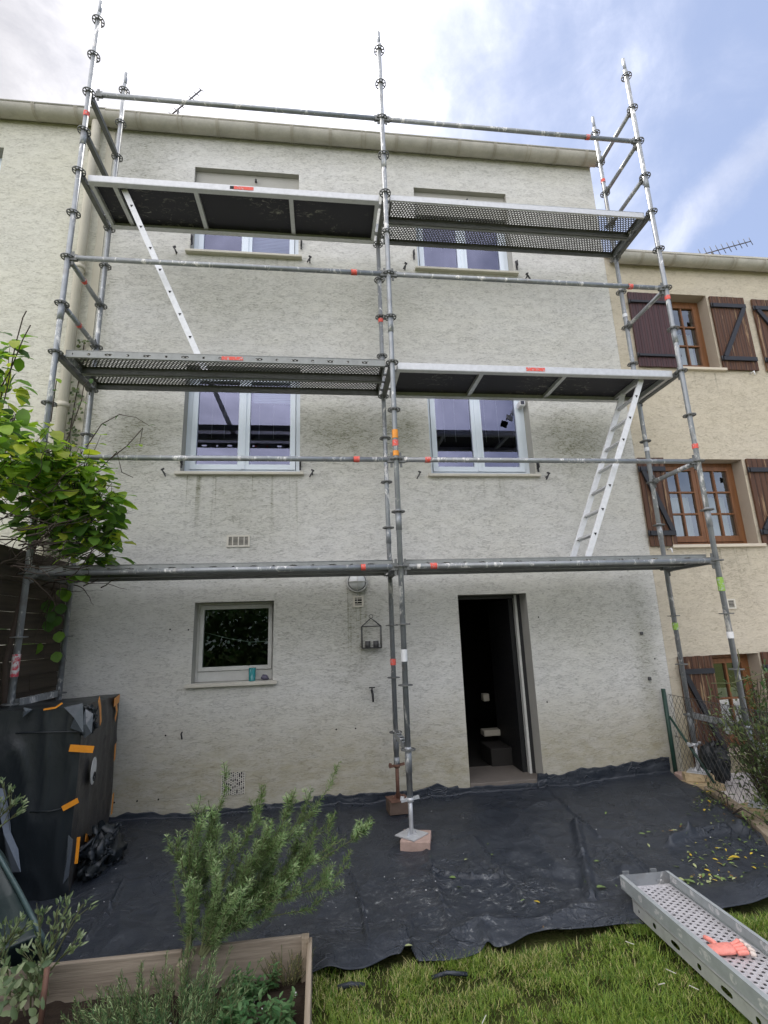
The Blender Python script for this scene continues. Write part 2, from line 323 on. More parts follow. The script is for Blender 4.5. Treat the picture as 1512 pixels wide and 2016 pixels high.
def leafm(name, col, tr=.45, rough=.45, var=.3):
    m, n, o = mat(name); p = pos(n); nz = n.noise(p, 11, 3); f = n.math('MULTIPLY_ADD', nz, 2*var, 1-var)
    c = n.vmath('MULTIPLY', n.n('ShaderNodeCombineXYZ', {0: f, 1: f, 2: f}).outputs[0], tuple(col))
    pr = n.n('ShaderNodeBsdfPrincipled', {'Base Color': c, 'Roughness': rough, 'Specular IOR Level': .35}).outputs[0]
    tl = n.n('ShaderNodeBsdfTranslucent', {'Color': n.vmath('MULTIPLY', c, (1.5, 1.6, .7))}).outputs[0]
    n.link(n.n('ShaderNodeMixShader', {0: tr, 1: pr, 2: tl}).outputs[0], o.inputs[0]); return m
VINE = [leafm('vine_leaf_%s' % k, c, t) for k, c, t in (('lime', (.28, .42, .055), .5), ('mid', (.15, .28, .045), .45), ('deep', (.06, .13, .028), .35), ('yellow', (.42, .47, .07), .5))]
ROSE = [leafm('rosemary_%s' % k, c, .2, .55) for k, c in (('grey', (.28, .36, .17)), ('green', (.19, .30, .11)), ('dark', (.07, .13, .045)))]
MINT = [leafm('herb_%s' % k, c, .3) for k, c in (('green', (.065, .15, .055)), ('light', (.11, .20, .08)))]
SHRUB = [leafm('shrub_%s' % k, c, .25) for k, c in (('dark', (.055, .085, .03)), ('olive', (.11, .14, .05)), ('pale', (.17, .20, .10)))]
GREY = [leafm('grey_leaf_%s' % k, c, .25) for k, c in (('sage', (.20, .26, .13)), ('pale', (.32, .38, .22)), ('dull', (.10, .15, .07)))]
GRASS = [leafm('grass_%s' % k, tuple(v*1.2 for v in c), .35) for k, c in (('green', (.15, .22, .035)), ('bright', (.24, .31, .06)), ('straw', (.42, .38, .18)), ('deep', (.08, .16, .022)))]
FALL = [leafm('fallen_%s' % k, c, .1, .5, .2) for k, c in (('green', (.17, .25, .08)), ('pale', (.42, .46, .22)), ('yellow', (.62, .45, .05)), ('brown', (.22, .12, .05)))]
M['twig'] = plain('brown_twig', (.06, .045, .035), .8, 0, .3, 20, .2, .3)
M['twig_g'] = plain('green_twig', (.12, .13, .06), .7, 0, .3, 20, .2, .3)

# ------------------------------------------------------------------ mesh builder
class MB:
    def __init__(s): s.v = []; s.f = []; s.m = []; s.sm = []
    def add(s, vs, fs, mi=0, sm=False):
        b = len(s.v); s.v += [tuple(q) for q in vs]
        for f in fs: s.f.append(tuple(i+b for i in f)); s.m.append(mi); s.sm.append(sm)
    def box(s, x0, x1, y0, y1, z0, z1, mi=0):
        s.add([(x, y, z) for x in (x0, x1) for y in (y0, y1) for z in (z0, z1)],
              [(0, 1, 3, 2), (4, 6, 7, 5), (0, 4, 5, 1), (2, 3, 7, 6), (0, 2, 6, 4), (1, 5, 7, 3)], mi)
    def bar(s, p0, p1, wd, ht, up=(0, 0, 1), mi=0):
        p0, p1 = Vector(p0), Vector(p1); d = (p1-p0).normalized(); sd_ = d.cross(Vector(up)).normalized(); u = sd_.cross(d)
        vs = [p + sd_*a*wd/2 + u*b*ht/2 for p in (p0, p1) for a in (-1, 1) for b in (-1, 1)]
        s.add(vs, [(0, 1, 3, 2), (4, 6, 7, 5), (0, 4, 5, 1), (2, 3, 7, 6), (0, 2, 6, 4), (1, 5, 7, 3)], mi)
    def tube(s, pts, r, n=10, mi=0, cap=True):
        pts = [Vector(q) for q in pts]; rs = r if isinstance(r, (list, tuple)) else [r]*len(pts); b = len(s.v); fs = []
        ref = None
        for i, q in enumerate(pts):
            d = (pts[min(i+1, len(pts)-1)]-pts[max(i-1, 0)]).normalized()
            if ref is None: ref = d.orthogonal().normalized()
            else: ref = (ref - d*ref.dot(d)).normalized()
            o = d.cross(ref)
            for k in range(n):
                a = 2*math.pi*k/n; s.v.append(tuple(q + (ref*math.cos(a)+o*math.sin(a))*rs[i]))
        for i in range(len(pts)-1):
            for k in range(n):
                s.f.append((b+i*n+k, b+i*n+(k+1) % n, b+(i+1)*n+(k+1) % n, b+(i+1)*n+k)); s.m.append(mi); s.sm.append(True)
        if cap:
            s.f.append(tuple(b+k for k in reversed(range(n)))); s.f.append(tuple(b+(len(pts)-1)*n+k for k in range(n))); s.m += [mi]*2; s.sm += [False]*2
    def quad(s, a, b, c, d, mi=0): s.add([a, b, c, d], [(0, 1, 2, 3)], mi)
    def leaf(s, p, d, nrm, L, W, mi=0, broad=False, fold=.25, droop=.2):
        p, d = Vector(p), Vector(d).normalized(); nrm = Vector(nrm); sd_ = d.cross(nrm)
        if sd_.length < 1e-4: sd_ = d.orthogonal()
        sd_.normalize(); u = sd_.cross(d).normalized()
        prof = [(.0, .0), (.22, .8), (.55, 1.), (.85, .55), (1., 0)] if broad else [(0, .0), (.3, .8), (.65, .9), (1, 0)]
        vs = [p]; 
        for t, wv in prof[1:-1]:
            c = p + d*L*t - u*L*droop*t*t
            vs += [c - sd_*W/2*wv + u*W*fold*wv/2, c, c + sd_*W/2*wv + u*W*fold*wv/2]
        vs.append(p + d*L - u*L*droop); k = len(prof)-2; fs = [(0, 2, 1), (0, 3, 2)]
        for i in range(k-1):
            a = 1+3*i; fs += [(a, a+1, a+4, a+3), (a+1, a+2, a+5, a+4)]
        a = 1+3*(k-1); fs += [(a, a+1, a+3), (a+1, a+2, a+3)]
        s.add(vs, fs, mi, True)
    def build(s, name, mats, parent=None, local=False, bevel=0, loc=None):
        me = bpy.data.meshes.new(name); me.from_pydata(s.v, [], s.f)
        if not isinstance(mats, (list, tuple)): mats = [mats]
        for m_ in mats: me.materials.append(m_)
        me.polygons.foreach_set('material_index', s.m); me.polygons.foreach_set('use_smooth', s.sm); me.update()
        o = bpy.data.objects.new(name, me); sc.collection.objects.link(o)
        if parent is not None:
            o.parent = parent
            if not local and parent.type == 'EMPTY': o.matrix_parent_inverse = Matrix.Translation(-parent.location)
        if loc: o.location = loc
        if bevel:
            b = o.modifiers.new('bevel', 'BEVEL'); b.width = bevel; b.segments = 2; b.limit_method = 'ANGLE'
        return o
def tag(o, label=None, cat=None, group=None, kind=None):
    if label: o['label'] = label
    if cat: o['category'] = cat
    if group: o['group'] = group
    if kind: o['kind'] = kind
    return o
def empty(name, loc, label, cat, group=None, rz=0):
    o = bpy.data.objects.new(name, None); sc.collection.objects.link(o); o.location = loc; o.rotation_euler.z = rz; o.empty_display_size = .1
    return tag(o, label, cat, group)
def copy_tree(o, parent=None):
    c = o.copy(); sc.collection.objects.link(c); c.parent = parent
    for ch in list(o.children): copy_tree(ch, c)
    return c
def rnd(a, b): return random.uniform(a, b)

# ------------------------------------------------------------------ ground
G = -2.2; W = 1.05
def gz(x, y):
    return G + .03*noise.noise(Vector((x*.8, y*.8, 0))) + .008*noise.noise(Vector((x*5, y*5, 3)))
g = MB(); nx, ny = 90, 90
xs = [(-1+2*i/nx) for i in range(nx+1)]
def warp(t, a): return a*(.10*t + .9*t**5)
for j in range(ny+1):
    for i in range(nx+1):
        x = warp(xs[i], 60)+.5; y = warp(xs[j], 60)-1.
        g.v.append((x, y, gz(x, y)-.05))
for j in range(ny):
    for i in range(nx):
        a = j*(nx+1)+i; g.f.append((a, a+1, a+nx+2, a+nx+1)); g.m.append(0); g.sm.append(True)
def groundm():
    m, n, o = mat('lawn_earth'); p = pos(n); a = n.noise(p, 3, 6, .6); b = n.noise(p, 60, 5, .7)
    c = n.mix(n.ramp(a, [(.35, 0), (.65, 1)]), (.045, .055, .015), (.085, .10, .028)); c = n.mix(n.ramp(b, [(.5, 0), (.7, 1)]), c, (.12, .10, .05))
    finish(n, o, c, .95, 0, b, 1., .02, .1); return m
tag(g.build('ground', groundm()), kind='structure')
t = MB(); t.box(3.02, 9, -3.2, W-.003, G-.2, G+.03)
tag(t.build('terrace', M['pave']), kind='structure')

# ------------------------------------------------------------------ houses
def facade(mb, x0, x1, z0, z1, holes, y=W, depth=.30, mi=0, mr=1):
    X = sorted({x0, x1, *[v for h in holes for v in h[:2]]}); Z = sorted({z0, z1, *[v for h in holes for v in h[2:4]]})
    X = [v for v in X if x0 <= v <= x1]
    def inside(cx, cz): return any(h[0] < cx < h[1] and h[2] < cz < h[3] for h in holes)
    for i in range(len(X)-1):
        for j in range(len(Z)-1):
            if not inside((X[i]+X[i+1])/2, (Z[j]+Z[j+1])/2):
                a, b, c, d = X[i], X[i+1], Z[j], Z[j+1]
                mb.quad((a, y, c), (b, y, c), (b, y, d), (a, y, d), mi); mb.quad((a, y+depth, c), (a, y+depth, d), (b, y+depth, d), (b, y+depth, c), 2)
    for (a, b, c, d) in [h[:4] for h in holes]:
        a_, b_ = max(a, x0), min(b, x1)
        mb.quad((a, y, c), (a, y, d), (a, y+depth, d), (a, y+depth, c), mr); mb.quad((b, y, c), (b, y+depth, c), (b, y+depth, d), (b, y, d), mr)
        mb.quad((a, y, d), (b, y, d), (b, y+depth, d), (a, y+depth, d), mr); mb.quad((a, y, c), (a, y+depth, c), (b, y+depth, c), (b, y, c), mr)
def shell(mb, x0, x1, z1, floors, yb=8., mi=2):
    y0 = W+.30
    mb.quad((x0, W, G-.1), (x0, W, z1), (x0, yb, z1), (x0, yb, G-.1), 0); mb.quad((x1, W, G-.1), (x1, yb, G-.1), (x1, yb, z1), (x1, W, z1), 0)
    mb.quad((x0, yb, G-.1), (x0, yb, z1), (x1, yb, z1), (x1, yb, G-.1), 0)
    ya = y0+.002
    mb.box(x0+.02, x0+.1, ya, yb-.1, G, z1, 2); mb.box(x1-.1, x1-.02, ya, yb-.1, G, z1, 2); mb.box(x0+.1, x1-.1, 4.5, 4.6, G, z1, 2)
    for f in floors: mb.box(x0+.1, x1-.1, ya, 4.5, f-.12, f, 2)
H_UL = (-2.27, -.965, 4.02, 5.285); H_UR = (.55, 1.83, 3.95, 5.215); H_ML = (-2.225, -.935, 1.205, 2.5); H_MR = (.57, 1.83, 1.19, 2.5)
H_GL = (-1.997, -1.195, -1.0, -.203); H_D = (.783, 1.568, G-.02, -.196)
main = empty('terraced_house', (0, W, G), 'three storey grey rendered terraced house standing behind the scaffold', 'house', 'terraced houses in one row')
b = MB(); XL, XR = -3.32, 3.13
facade(b, XL, XR, G-.1, 5.9, [H_UL, H_UR, H_ML, H_MR, H_GL, H_D]); shell(b, XL, XR, 5.9, [-2.1, .45, 3.25, 5.9])
b.build('wall', [M['render'], M['reveal'], M['inner']], main)
def gutter(x0, x1, zc, parent, joints=True, r=.105, yc=W-.10):
    b = MB(); n = 12
    for (xa, xb) in ((x0, x1),):
        prof = [(yc - r*math.cos(math.pi*k/n), zc - r*.95*math.sin(math.pi*k/n)) for k in range(n+1)]
        prof_in = [(yc-(r-.012)*math.cos(math.pi*k/n), zc-(r-.012)*.95*math.sin(math.pi*k/n)) for k in range(n+1)]
        vs = [(x, y, z) for x in (xa, xb) for (y, z) in prof]+[(x, y, z) for x in (xa, xb) for (y, z) in prof_in]
        m_ = n+1; fs = [(k, k+1, m_+k+1, m_+k) for k in range(n)]+[(2*m_+k, 3*m_+k, 3*m_+k+1, 2*m_+k+1) for k in range(n)]
        fs += [(0, m_, 3*m_, 2*m_), (n, 2*m_+n, 3*m_+n, m_+n)]
        b.add(vs, fs, 0, True)
    b.tube([(x0, yc-r, zc+.004), (x1, yc-r, zc+.004)], .011, 6)
    b.box(x0, x1, yc-r+.03, W+.3, zc+.035, zc+.06)
    o = b.build('gutter', M['gutter'], parent)
    if joints:
        x = x0+.35
        while x < x1-.1:
            q = MB(); ww = random.choice((.022, .05)); rr = r+.010
            pr = [(yc-rr*math.cos(math.pi*k/n), zc-rr*.95*math.sin(math.pi*k/n)) for k in range(n+1)]
            for xx in (x, x+ww):
                q.add([(xa_, y, z) for xa_ in (xx, xx+.014) for (y, z) in pr], [(k, k+1, n+1+k+1, n+1+k) for k in range(n)], 0, True)
            x += rnd(.42, .5); q.build('gutter_bracket', M['bracket'], o)
    return o
def roof(x0, x1, z, parent):
    b = MB(); y0, z0 = W-.05, z+.07
    ym = 4.6; zm = z0+(ym-y0)*.5
    for (ya, za, yb_, zb) in ((y0, z0, ym, zm), (8.1, z0, ym, zm)):
        b.add([(x0, ya, za), (x1, ya, za), (x1, yb_, zb), (x0, yb_, zb), (x0, ya, za-.06), (x1, ya, za-.06), (x1, yb_, zb-.06), (x0, yb_, zb-.06)],
              [(0, 1, 2, 3), (4, 7, 6, 5), (0, 4, 5, 1), (1, 5, 6, 2), (2, 6, 7, 3), (3, 7, 4, 0)])
    b.build('roof', M['roof'], parent)
gutter(XL, 3.19, 5.83, main); roof(XL, XR, 5.86, main)
def pvc_window(parent, h, fixed=False, blind=None):
    x0, x1, z0, z1 = h; y = W+.15; fm = 'pvc_d' if fixed else 'pvc'
    t_ = .025 if fixed else .055; zb0 = .075 if fixed else .02
    b = MB(); b.box(x0, x0+t_, y, y+.07, z0, z1); b.box(x1-t_, x1, y, y+.07, z0, z1); b.box(x0+t_, x1-t_, y, y+.07, z1-t_, z1); b.box(x0+t_, x1-t_, y, y+.07, z0, z0+t_+zb0)
    wo = b.build('window', M[fm], parent, bevel=.004)
    xm = (x0+x1)/2; gl_ = M['glass_d'] if fixed else M['glass']
    sashes = [(x0+t_+.004, x1-t_-.004)] if fixed else [(x0+t_+.004, xm-.003), (xm+.003, x1-t_-.004)]
    for (a, c) in sashes:
        za, zb = z0+t_+zb0+.004, z1-t_-.004; s_ = .04 if fixed else .062
        q = MB(); q.box(a, a+s_, y-.016, y+.05, za, zb); q.box(c-s_, c, y-.016, y+.05, za, zb); q.box(a+s_, c-s_, y-.016, y+.05, zb-s_, zb); q.box(a+s_, c-s_, y-.016, y+.05, za, za+s_)
        q.box(a+s_-.009, c-s_+.009, y+.004, y+.008, za+s_-.009, za+s_, 0)
        sh = q.build('sash', M[fm], wo, bevel=.006)
        g_ = MB(); g_.quad((a+s_-.004, y+.01, za+s_-.004), (c-s_+.004, y+.01, za+s_-.004), (c-s_+.004, y+.01, zb-s_+.004), (a+s_-.004, y+.01, zb-s_+.004)); g_.build('pane', gl_, wo)
    if not fixed:
        q = MB(); q.box(xm-.022, xm+.022, y-.028, y-.014, z0+.08, z1-.06); q.build('cover_strip', M['pvc'], wo, bevel=.004)
        for fx in (.2, .31, .62, .75): q = MB(); q.tube([(x0+(x1-x0)*fx, y+.1, z0+.5), (x0+(x1-x0)*fx, y+.1, z1-.05)], .0025, 4); q.build('blind_cord', M['white'], wo)
    b = MB(); b.box(x0-.045, x1+.045, W-.06, y+.001, z0-.035, z0-.004); b.build('sill', M['sill'], wo, bevel=.004)
    if blind:
        q = MB(); k = z0+blind[2]
        while k < z1-.06: q.box(blind[0], blind[1], y+.085, y+.11, k, k+.004); q.box(blind[0], blind[1], y+.09, y+.094, k+.004, k+.016); k += .022
        q.build('blind', M['pvc'], wo)
    return wo
pvc_window(main, H_UL, blind=(-1.58, -1.05, .1)); pvc_window(main, H_UR)
wml = pvc_window(main, H_ML, blind=(-1.5, -1.06, .95)); pvc_window(main, H_MR)
pvc_window(main, H_GL, True)
for h in (H_UL, H_UR):
    b = MB(); b.box(h[0]+.002, h[1]-.002, W+.07, W+.149, h[3]-.36, h[3]-.002); b.tube([((h[0]+h[1])/2+.1, W+.07, h[3]-.1), ((h[0]+h[1])/2+.1, W+.03, h[3]-.1), ((h[0]+h[1])/2+.1, W+.03, h[3]-.14)], .012, 6, 1); b.build('lintel_panel', [M['reveal'], M['iron']], main)
# door frame, open leaf, threshold
dr = MB(); x0, x1, z0, z1 = H_D; y = W+.2
dr.box(x1-.07, x1-.045, y-.01, y+.05, G+.1, z1-.002); dr.box(x1-.045, x1-.001, y, y+.06, G+.1, z1-.002, 1); dr.box(x0+.001, x0+.03, y, y+.06, G+.1, z1, 1); dr.box(x0+.03, x1-.07, y, y+.06, z1-.04, z1-.001, 1)
dfr = dr.build('door_frame', [M['pvc_d'], M['iron']], main)
dr = MB(); dr.box(x1-.125, x1-.078, y+.05, y+.8, G+.11, z1-.05, 0); dr.build('door', M['gap'], main)  # near-black leaf colour paints in the darkness of the interior
th = MB(); th.box(x0+.002, x1-.002, W-.01, W+.6, G-.02, G+.115); th.build('threshold', plain('worn_concrete', (.17, .15, .13), .9, 0, .2, 6, .3, .2), main, bevel=.006)
# junk seen inside the door
for a_, lab_ in (((1.24, 1.46, 1.95, 2.1, G+.36, G+.43), 'long pale box low in the dark doorway'), ((1.31, 1.39, 2.1, 2.2, G+.74, G+.83), 'small grey box above the long box in the doorway'), ((1.2, 1.5, 1.6, 2.0, G+.10, G+.30), 'dark crate on the floor inside the doorway')):
    j = MB(); j.box(*a_); tag(j.build('storage_box', M['bracket'] if 'crate' not in lab_ else M['inner'], bevel=.01), lab_, 'box')
def louvre(parent, x0, x1, z0, z1, n_, wide=False, mname='sill'):
    b = MB(); y = W; t_ = .018
    b.box(x0, x0+t_, y-.014, y+.01, z0, z1); b.box(x1-t_, x1, y-.014, y+.01, z0, z1); b.box(x0+t_, x1-t_, y-.014, y+.01, z1-t_, z1); b.box(x0+t_, x1-t_, y-.014, y+.01, z0, z0+t_)
    b.box(x0+t_, x1-t_, y-.003, y+.002, z0+t_, z1-t_, 1)  # black sheet painted in for the dark behind the slats
    for i in range(n_):
        zz = z0+t_+(z1-z0-2*t_)*(i+.5)/n_; hh = (z1-z0-2*t_)/n_*.15
        b.box(x0+t_, x1-t_, y-.010, y-.004, zz-hh, zz+hh)
    if wide:
        for i in range(1, 4): xx = x0+(x1-x0)*i/4; b.box(xx-.005, xx+.005, y-.012, y-.003, z0+t_, z1-t_)
    return b.build('vent_grille', [M[mname], M['gap']], parent)
louvre(main, -1.70, -1.46, .372, .50, 7, True); louvre(main, -.365, -.255, -.295, -.178, 3)
# cellar vent: punched metal plate with pantile slots
b = MB(); x0, x1, z0, z1 = -1.663, -1.447, -2.03, -1.835
b.box(x0, x1, W-.003, W+.002, z0, z1, 1)  # black backing stands in for the dark inside the slots
for i in range(12):
    xx = x0+(x1-x0)*i/11; b.box(xx-.003, xx+.003, W-.011, W-.003, z0, z1)
for k in range(13):
    for i in range(11):
        if random.random() < .7:
            xx = x0+(x1-x0)*(i+.5)/11; zz = z0+(z1-z0)*(k+(.25 if i % 2 else .75))/13; b.box(xx-.0055, xx+.0055, W-.010, W-.004, zz-.0035, zz+.0035)
b.build('vent_grille', [M['sill'], M['gap']], main)
def holdback(parent, x, z, fl=1):
    b = MB(); b.tube([(x, W+.01, z), (x, W-.07, z)], .008, 6); b.bar((x-.012*fl, W-.075, z+.028), (x+.03*fl, W-.075, z-.05), .012, .02, (0, 1, 0)); b.bar((x-.02*fl, W-.075, z+.02), (x+.012*fl, W-.075, z+.036), .012, .024, (0, 1, 0))
    return b.build('shutter_holdback', M['iron'], parent)
for (px, py) in ((322, 930), (615, 932), (825, 935), (1078, 937), (345, 493), (610, 512), (798, 525), (1037, 545)):
    q = aY(px, py, W-.05); holdback(main, q.x, q.z, random.choice((-1, 1)))
for (x, z) in ((-2.25, 4.15), (-.93, 4.18), (.5, 4.12), (1.87, 4.05), (-2.21, 1.30), (-.93, 1.28), (1.86, 1.27), (-.9, 4.9)):
    b = MB(); b.tube([(x, W+.02, z), (x, W-.05, z), (x, W-.05, z+.07)], .009, 6); b.bar((x, W-.02, z-.05), (x, W-.01, z+.09), .02, .012, (0, 1, 0)); b.build('hinge_pin', M['iron'], main)
# tap, anchor plugs, small hooks, cap nuts
b = MB(); q = aY(732, 1360, W-.04); x, z = q.x, q.z
b.tube([(x, W, z), (x, W-.09, z)], .011, 8); b.tube([(x, W-.07, z), (x+.003, W-.1, z-.03), (x+.006, W-.105, z-.10)], [.011, .012, .009], 8); b.bar((x-.03, W-.075, z+.035), (x+.03, W-.075, z+.035), .012, .012); b.tube([(x, W-.075, z), (x, W-.075, z+.035)], .007, 6)
b.build('garden_tap', M['iron'], main)
for (px, py) in ((1262, 1247), (1278, 1336), (1302, 1493)):
    q = aY(px, py, W); b = MB(); b.box(q.x-.017, q.x+.017, W-.02, W+.002, q.z-.018, q.z+.018); b.build('pipe_clip', M['wire'], main, bevel=.006)
b = MB(); q = aY(358, 1448, W); b.tube([(q.x, W, q.z+.03), (q.x, W-.03, q.z+.02), (q.x+.01, W-.03, q.z-.03)], .007, 6); b.build('wall_hook', M['iron'], main)
for (px, py) in ((225, 1580), (270, 1577), (312, 1574), (326, 1448), (662, 1436), (700, 1434), (335, 1239), (371, 1240), (1060, 1215), (1077, 1382), (1289, 1297)):
    q = aY(px, py, W); b = MB(); b.tube([(q.x, W+.002, q.z), (q.x, W-.004, q.z)], .008, 8); b.build('fixing_hole', M['gap'], main)

# left neighbour
left = empty('terraced_house', (-7, W, G), 'cream rendered neighbouring house left of the downpipe', 'house', 'terraced houses in one row')
hl = (-5.9, -4.53, 4.07, 5.36); b = MB(); facade(b, -9.6, XL-.002, G-.1, 5.9, [hl]); shell(b, -9.6, XL-.002, 5.9, [3.25])
b.build('wall', [M['render_l'], M['reveal'], M['inner']], left); gutter(-9.6, XL-.004, 5.84, left); roof(-9.6, XL-.004, 5.86, left)
pvc_window(left, hl)
b = MB(); xp = -3.455
b.tube([(xp, W-.10, 5.74), (xp, W-.09, 5.5), (xp, W-.085, -2.15)], .052, 12)
dp = b.build('downpipe', M['pipe'], left)
for z in (5.3, 3.62, 1.9, .2, -1.3):
    b = MB(); b.tube([(xp, W-.085, z), (xp, W-.085, z+.055)], .062, 12); b.bar((xp, W-.03, z+.03), (xp, W, z+.03), .03, .03); b.build('pipe_collar', M['pipe'], dp)
b = MB(); b.box(XL-.03, XL+.055, W-.012, W+.002, G, 5.72); b.build('render_strip', plain('smooth_cream_strip', (.50, .47, .38), .9, 0, .15, 3, .2, .2), left)

# right neighbour (roof lower)
rt = empty('terraced_house', (6, W, G), 'beige rendered neighbouring house with brown wooden shutters', 'house', 'terraced houses in one row')
R1 = (3.97, 4.54, 2.66, 3.765); R2 = (3.47, 4.57, .325, 1.40); R3 = (3.66, 4.27, -1.95, -.945); R4 = (5.8, 6.6, 2.66, 3.765)
b = MB(); facade(b, XR+.002, 9.6, G-.1, 4.3, [R1, R2, R3, R4]); shell(b, XR+.002, 9.6, 4.3, [-.5, 1.9])
b.build('wall', [M['render_r'], M['reveal_r'], M['inner']], rt); gutter(XR+.07, 9.6, 4.235, rt, True, .095); roof(XR+.004, 9.6, 4.26, rt)
def wood_window(parent, h, nsash, cols, rows):
    x0, x1, z0, z1 = h; y = W+.16; t_ = .05
    b = MB(); b.box(x0, x0+t_, y, y+.07, z0, z1); b.box(x1-t_, x1, y, y+.07, z0, z1); b.box(x0+t_, x1-t_, y, y+.07, z1-t_, z1); b.box(x0+t_, x1-t_, y, y+.07, z0, z0+t_)
    wo = b.build('window', M['joinery'], parent, bevel=.005); L = (x1-x0-2*t_)/nsash
    for s_ in range(nsash):
        a = x0+t_+L*s_+.003; c = a+L-.006; k = .055; za, zb = z0+t_+.003, z1-t_-.003
        q = MB(); q.box(a, a+k, y-.015, y+.04, za, zb); q.box(c-k, c, y-.015, y+.04, za, zb); q.box(a+k, c-k, y-.015, y+.04, zb-k, zb); q.box(a+k, c-k, y-.015, y+.04, za, za+k+.02)
        for i in range(1, cols): xx = a+k+(c-a-2*k)*i/cols; q.box(xx-.011, xx+.011, y-.012, y+.03, za+k+.02, zb-k)
        for i in range(1, rows):
            zz = za+k+.02+(zb-za-2*k-.02)*i/rows
            for cc in range(cols):
                xa = a+k+(c-a-2*k)*cc/cols+(.011 if cc else 0); xb = a+k+(c-a-2*k)*(cc+1)/cols-(.011 if cc < cols-1 else 0); q.box(xa, xb, y-.010, y+.028, zz-.011, zz+.011)
        q.build('sash', M['joinery'], wo, bevel=.003)
        g_ = MB(); g_.quad((a+k-.004, y+.012, za+k), (c-k+.004, y+.012, za+k), (c-k+.004, y+.012, zb-k+.004), (a+k-.004, y+.012, zb-k+.004)); g_.build('pane', M['glass_r'], wo)
        q = MB(); nf = 22; A_ = [(a+k+(c-a-2*k)*i/nf, y+.12+.012*math.sin(i*1.9)) for i in range(nf+1)]
        q.add([(xx, yy, zz) for zz in (za, za+(zb-za)*.62) for (xx, yy) in A_], [(i, i+1, nf+1+i+1, nf+1+i) for i in range(nf)], 0, True); q.build('curtain', M['white'], wo)
    b = MB(); b.box(x0-.06, x1+.06, W-.045, y+.001, z0-.04, z0-.004); b.build('sill', plain('cream_sill', (.62, .55, .44), .8, 0, .1, 6, .2, .3), wo, bevel=.004)
wood_window(rt, R1, 1, 2, 3); wood_window(rt, R2, 2, 2, 3); wood_window(rt, R3, 1, 2, 2); wood_window(rt, R4, 1, 2, 3)
def shutter(parent, x0, x1, z0, z1, mt, zbar=0, lab=None, zh=(.14, .86)):
    b = MB(); n_ = max(4, round((x1-x0)/.074)); y1_ = W-.012; y0_ = y1_-.028
    for i in range(n_):
        a = x0+(x1-x0)*i/n_; c = x0+(x1-x0)*(i+1)/n_
        b.box(a+.0015, c-.0015, y0_+rnd(0, .002), y1_, z0+rnd(0, .004), z1-rnd(0, .004))
    o = b.build('shutter', M[mt], parent, bevel=.003)
    if lab: o['label'] = lab
    H_ = z1-z0; zl, zu = z0+H_*zh[0], z0+H_*zh[1]; tk = .055 if zbar else .03
    for zz in (zl, zu):
        q = MB(); q.box(x0+.004, x1-.02, y0_-.028, y0_-.001, zz-tk/2, zz+tk/2); q.tube([(x0-.012, y0_-.012, zz-.035), (x0-.012, y0_-.012, zz+.035)], .012, 8); q.build('hinge_strap', M['iron2'], o)
    if zbar:
        q = MB(); A_, B_ = ((x0+.04, zl+tk/2), (x1-.05, zu-tk/2)) if zbar > 0 else ((x0+.04, zu-tk/2), (x1-.05, zl+tk/2))
        q.bar((A_[0], y0_-.015, A_[1]), (B_[0], y0_-.015, B_[1]), .026, .055, (B_[1]-A_[1], 0, -(B_[0]-A_[0]))); q.build('brace', M['iron2'], o)
    return o
shutter(rt, 3.37, 3.975, 2.64, 3.735, 'shut_purple', 0, 'plum brown boarded shutter with thin iron straps')
shutter(rt, 4.56, 5.07, 2.63, 3.735, 'shut_worn', 1, 'peeling brown shutter with black diagonal brace')
shutter(rt, 5.19, 5.75, 2.63, 3.72, 'shut_worn', -1)
shutter(rt, 3.135, 3.48, .305, 1.405, 'shut_worn', -1, 'brown shutter partly behind the scaffold, brace running down')
shutter(rt, 4.60, 5.2, .305, 1.40, 'shut_worn', 1)
shutter(rt, 3.25, 3.66, -2.1, -.945, 'shut_worn', -1, 'worn ground floor shutter beside the shrub')
shutter(rt, 4.28, 4.8, -2.1, -.935, 'shut_worn', 1)
louvre(rt, 3.99, 4.10, -.44, -.325, 5); 
for x, z in ((3.36, .27), (4.95, 2.6)):
    b = MB(); b.tube([(x, W, z), (x, W-.07, z), (x+.005, W-.07, z-.05)], .009, 6); b.build('shutter_holdback', M['white'], rt)

# aerials on the roofs
def aerial(name, a, c, els, label, el=.16):
    a, c = Vector(a), Vector(c); r_ = empty(name, (a.x, a.y, a.z-1.), label, 'aerial', 'television aerials on the roofs'); b = MB(); b.tube([a, c], .011, 6); d = (c-a).normalized(); bo = b.build('boom', M['wire'], r_)
    up = Vector((d.z, 0, -d.x)).normalized()
    b = MB()
    for i in range(els):
        p = a+(c-a)*(.05+.95*i/(els-1)); L = el*(1.1-.4*i/els); b.tube([p-up*L/2, p+up*L/2], .006, 5)
    b.build('element', M['wire'], r_)
    m_ = a+(c-a)*.25; b = MB(); b.tube([m_, (m_.x, m_.y, m_.z-1.5)], .016, 8); b.build('mast', M['wire'], r_)
aerial('roof_aerial', aY(335, 228, 2.2), aY(396, 177, 2.2), 7, 'small grey aerial leaning above the cream gutter of the middle house', .12)
aerial('roof_aerial', aY(1375, 503, 3.2), aY(1478, 475, 3.2), 10, 'long spiky aerial above the lower roof on the right', .24)

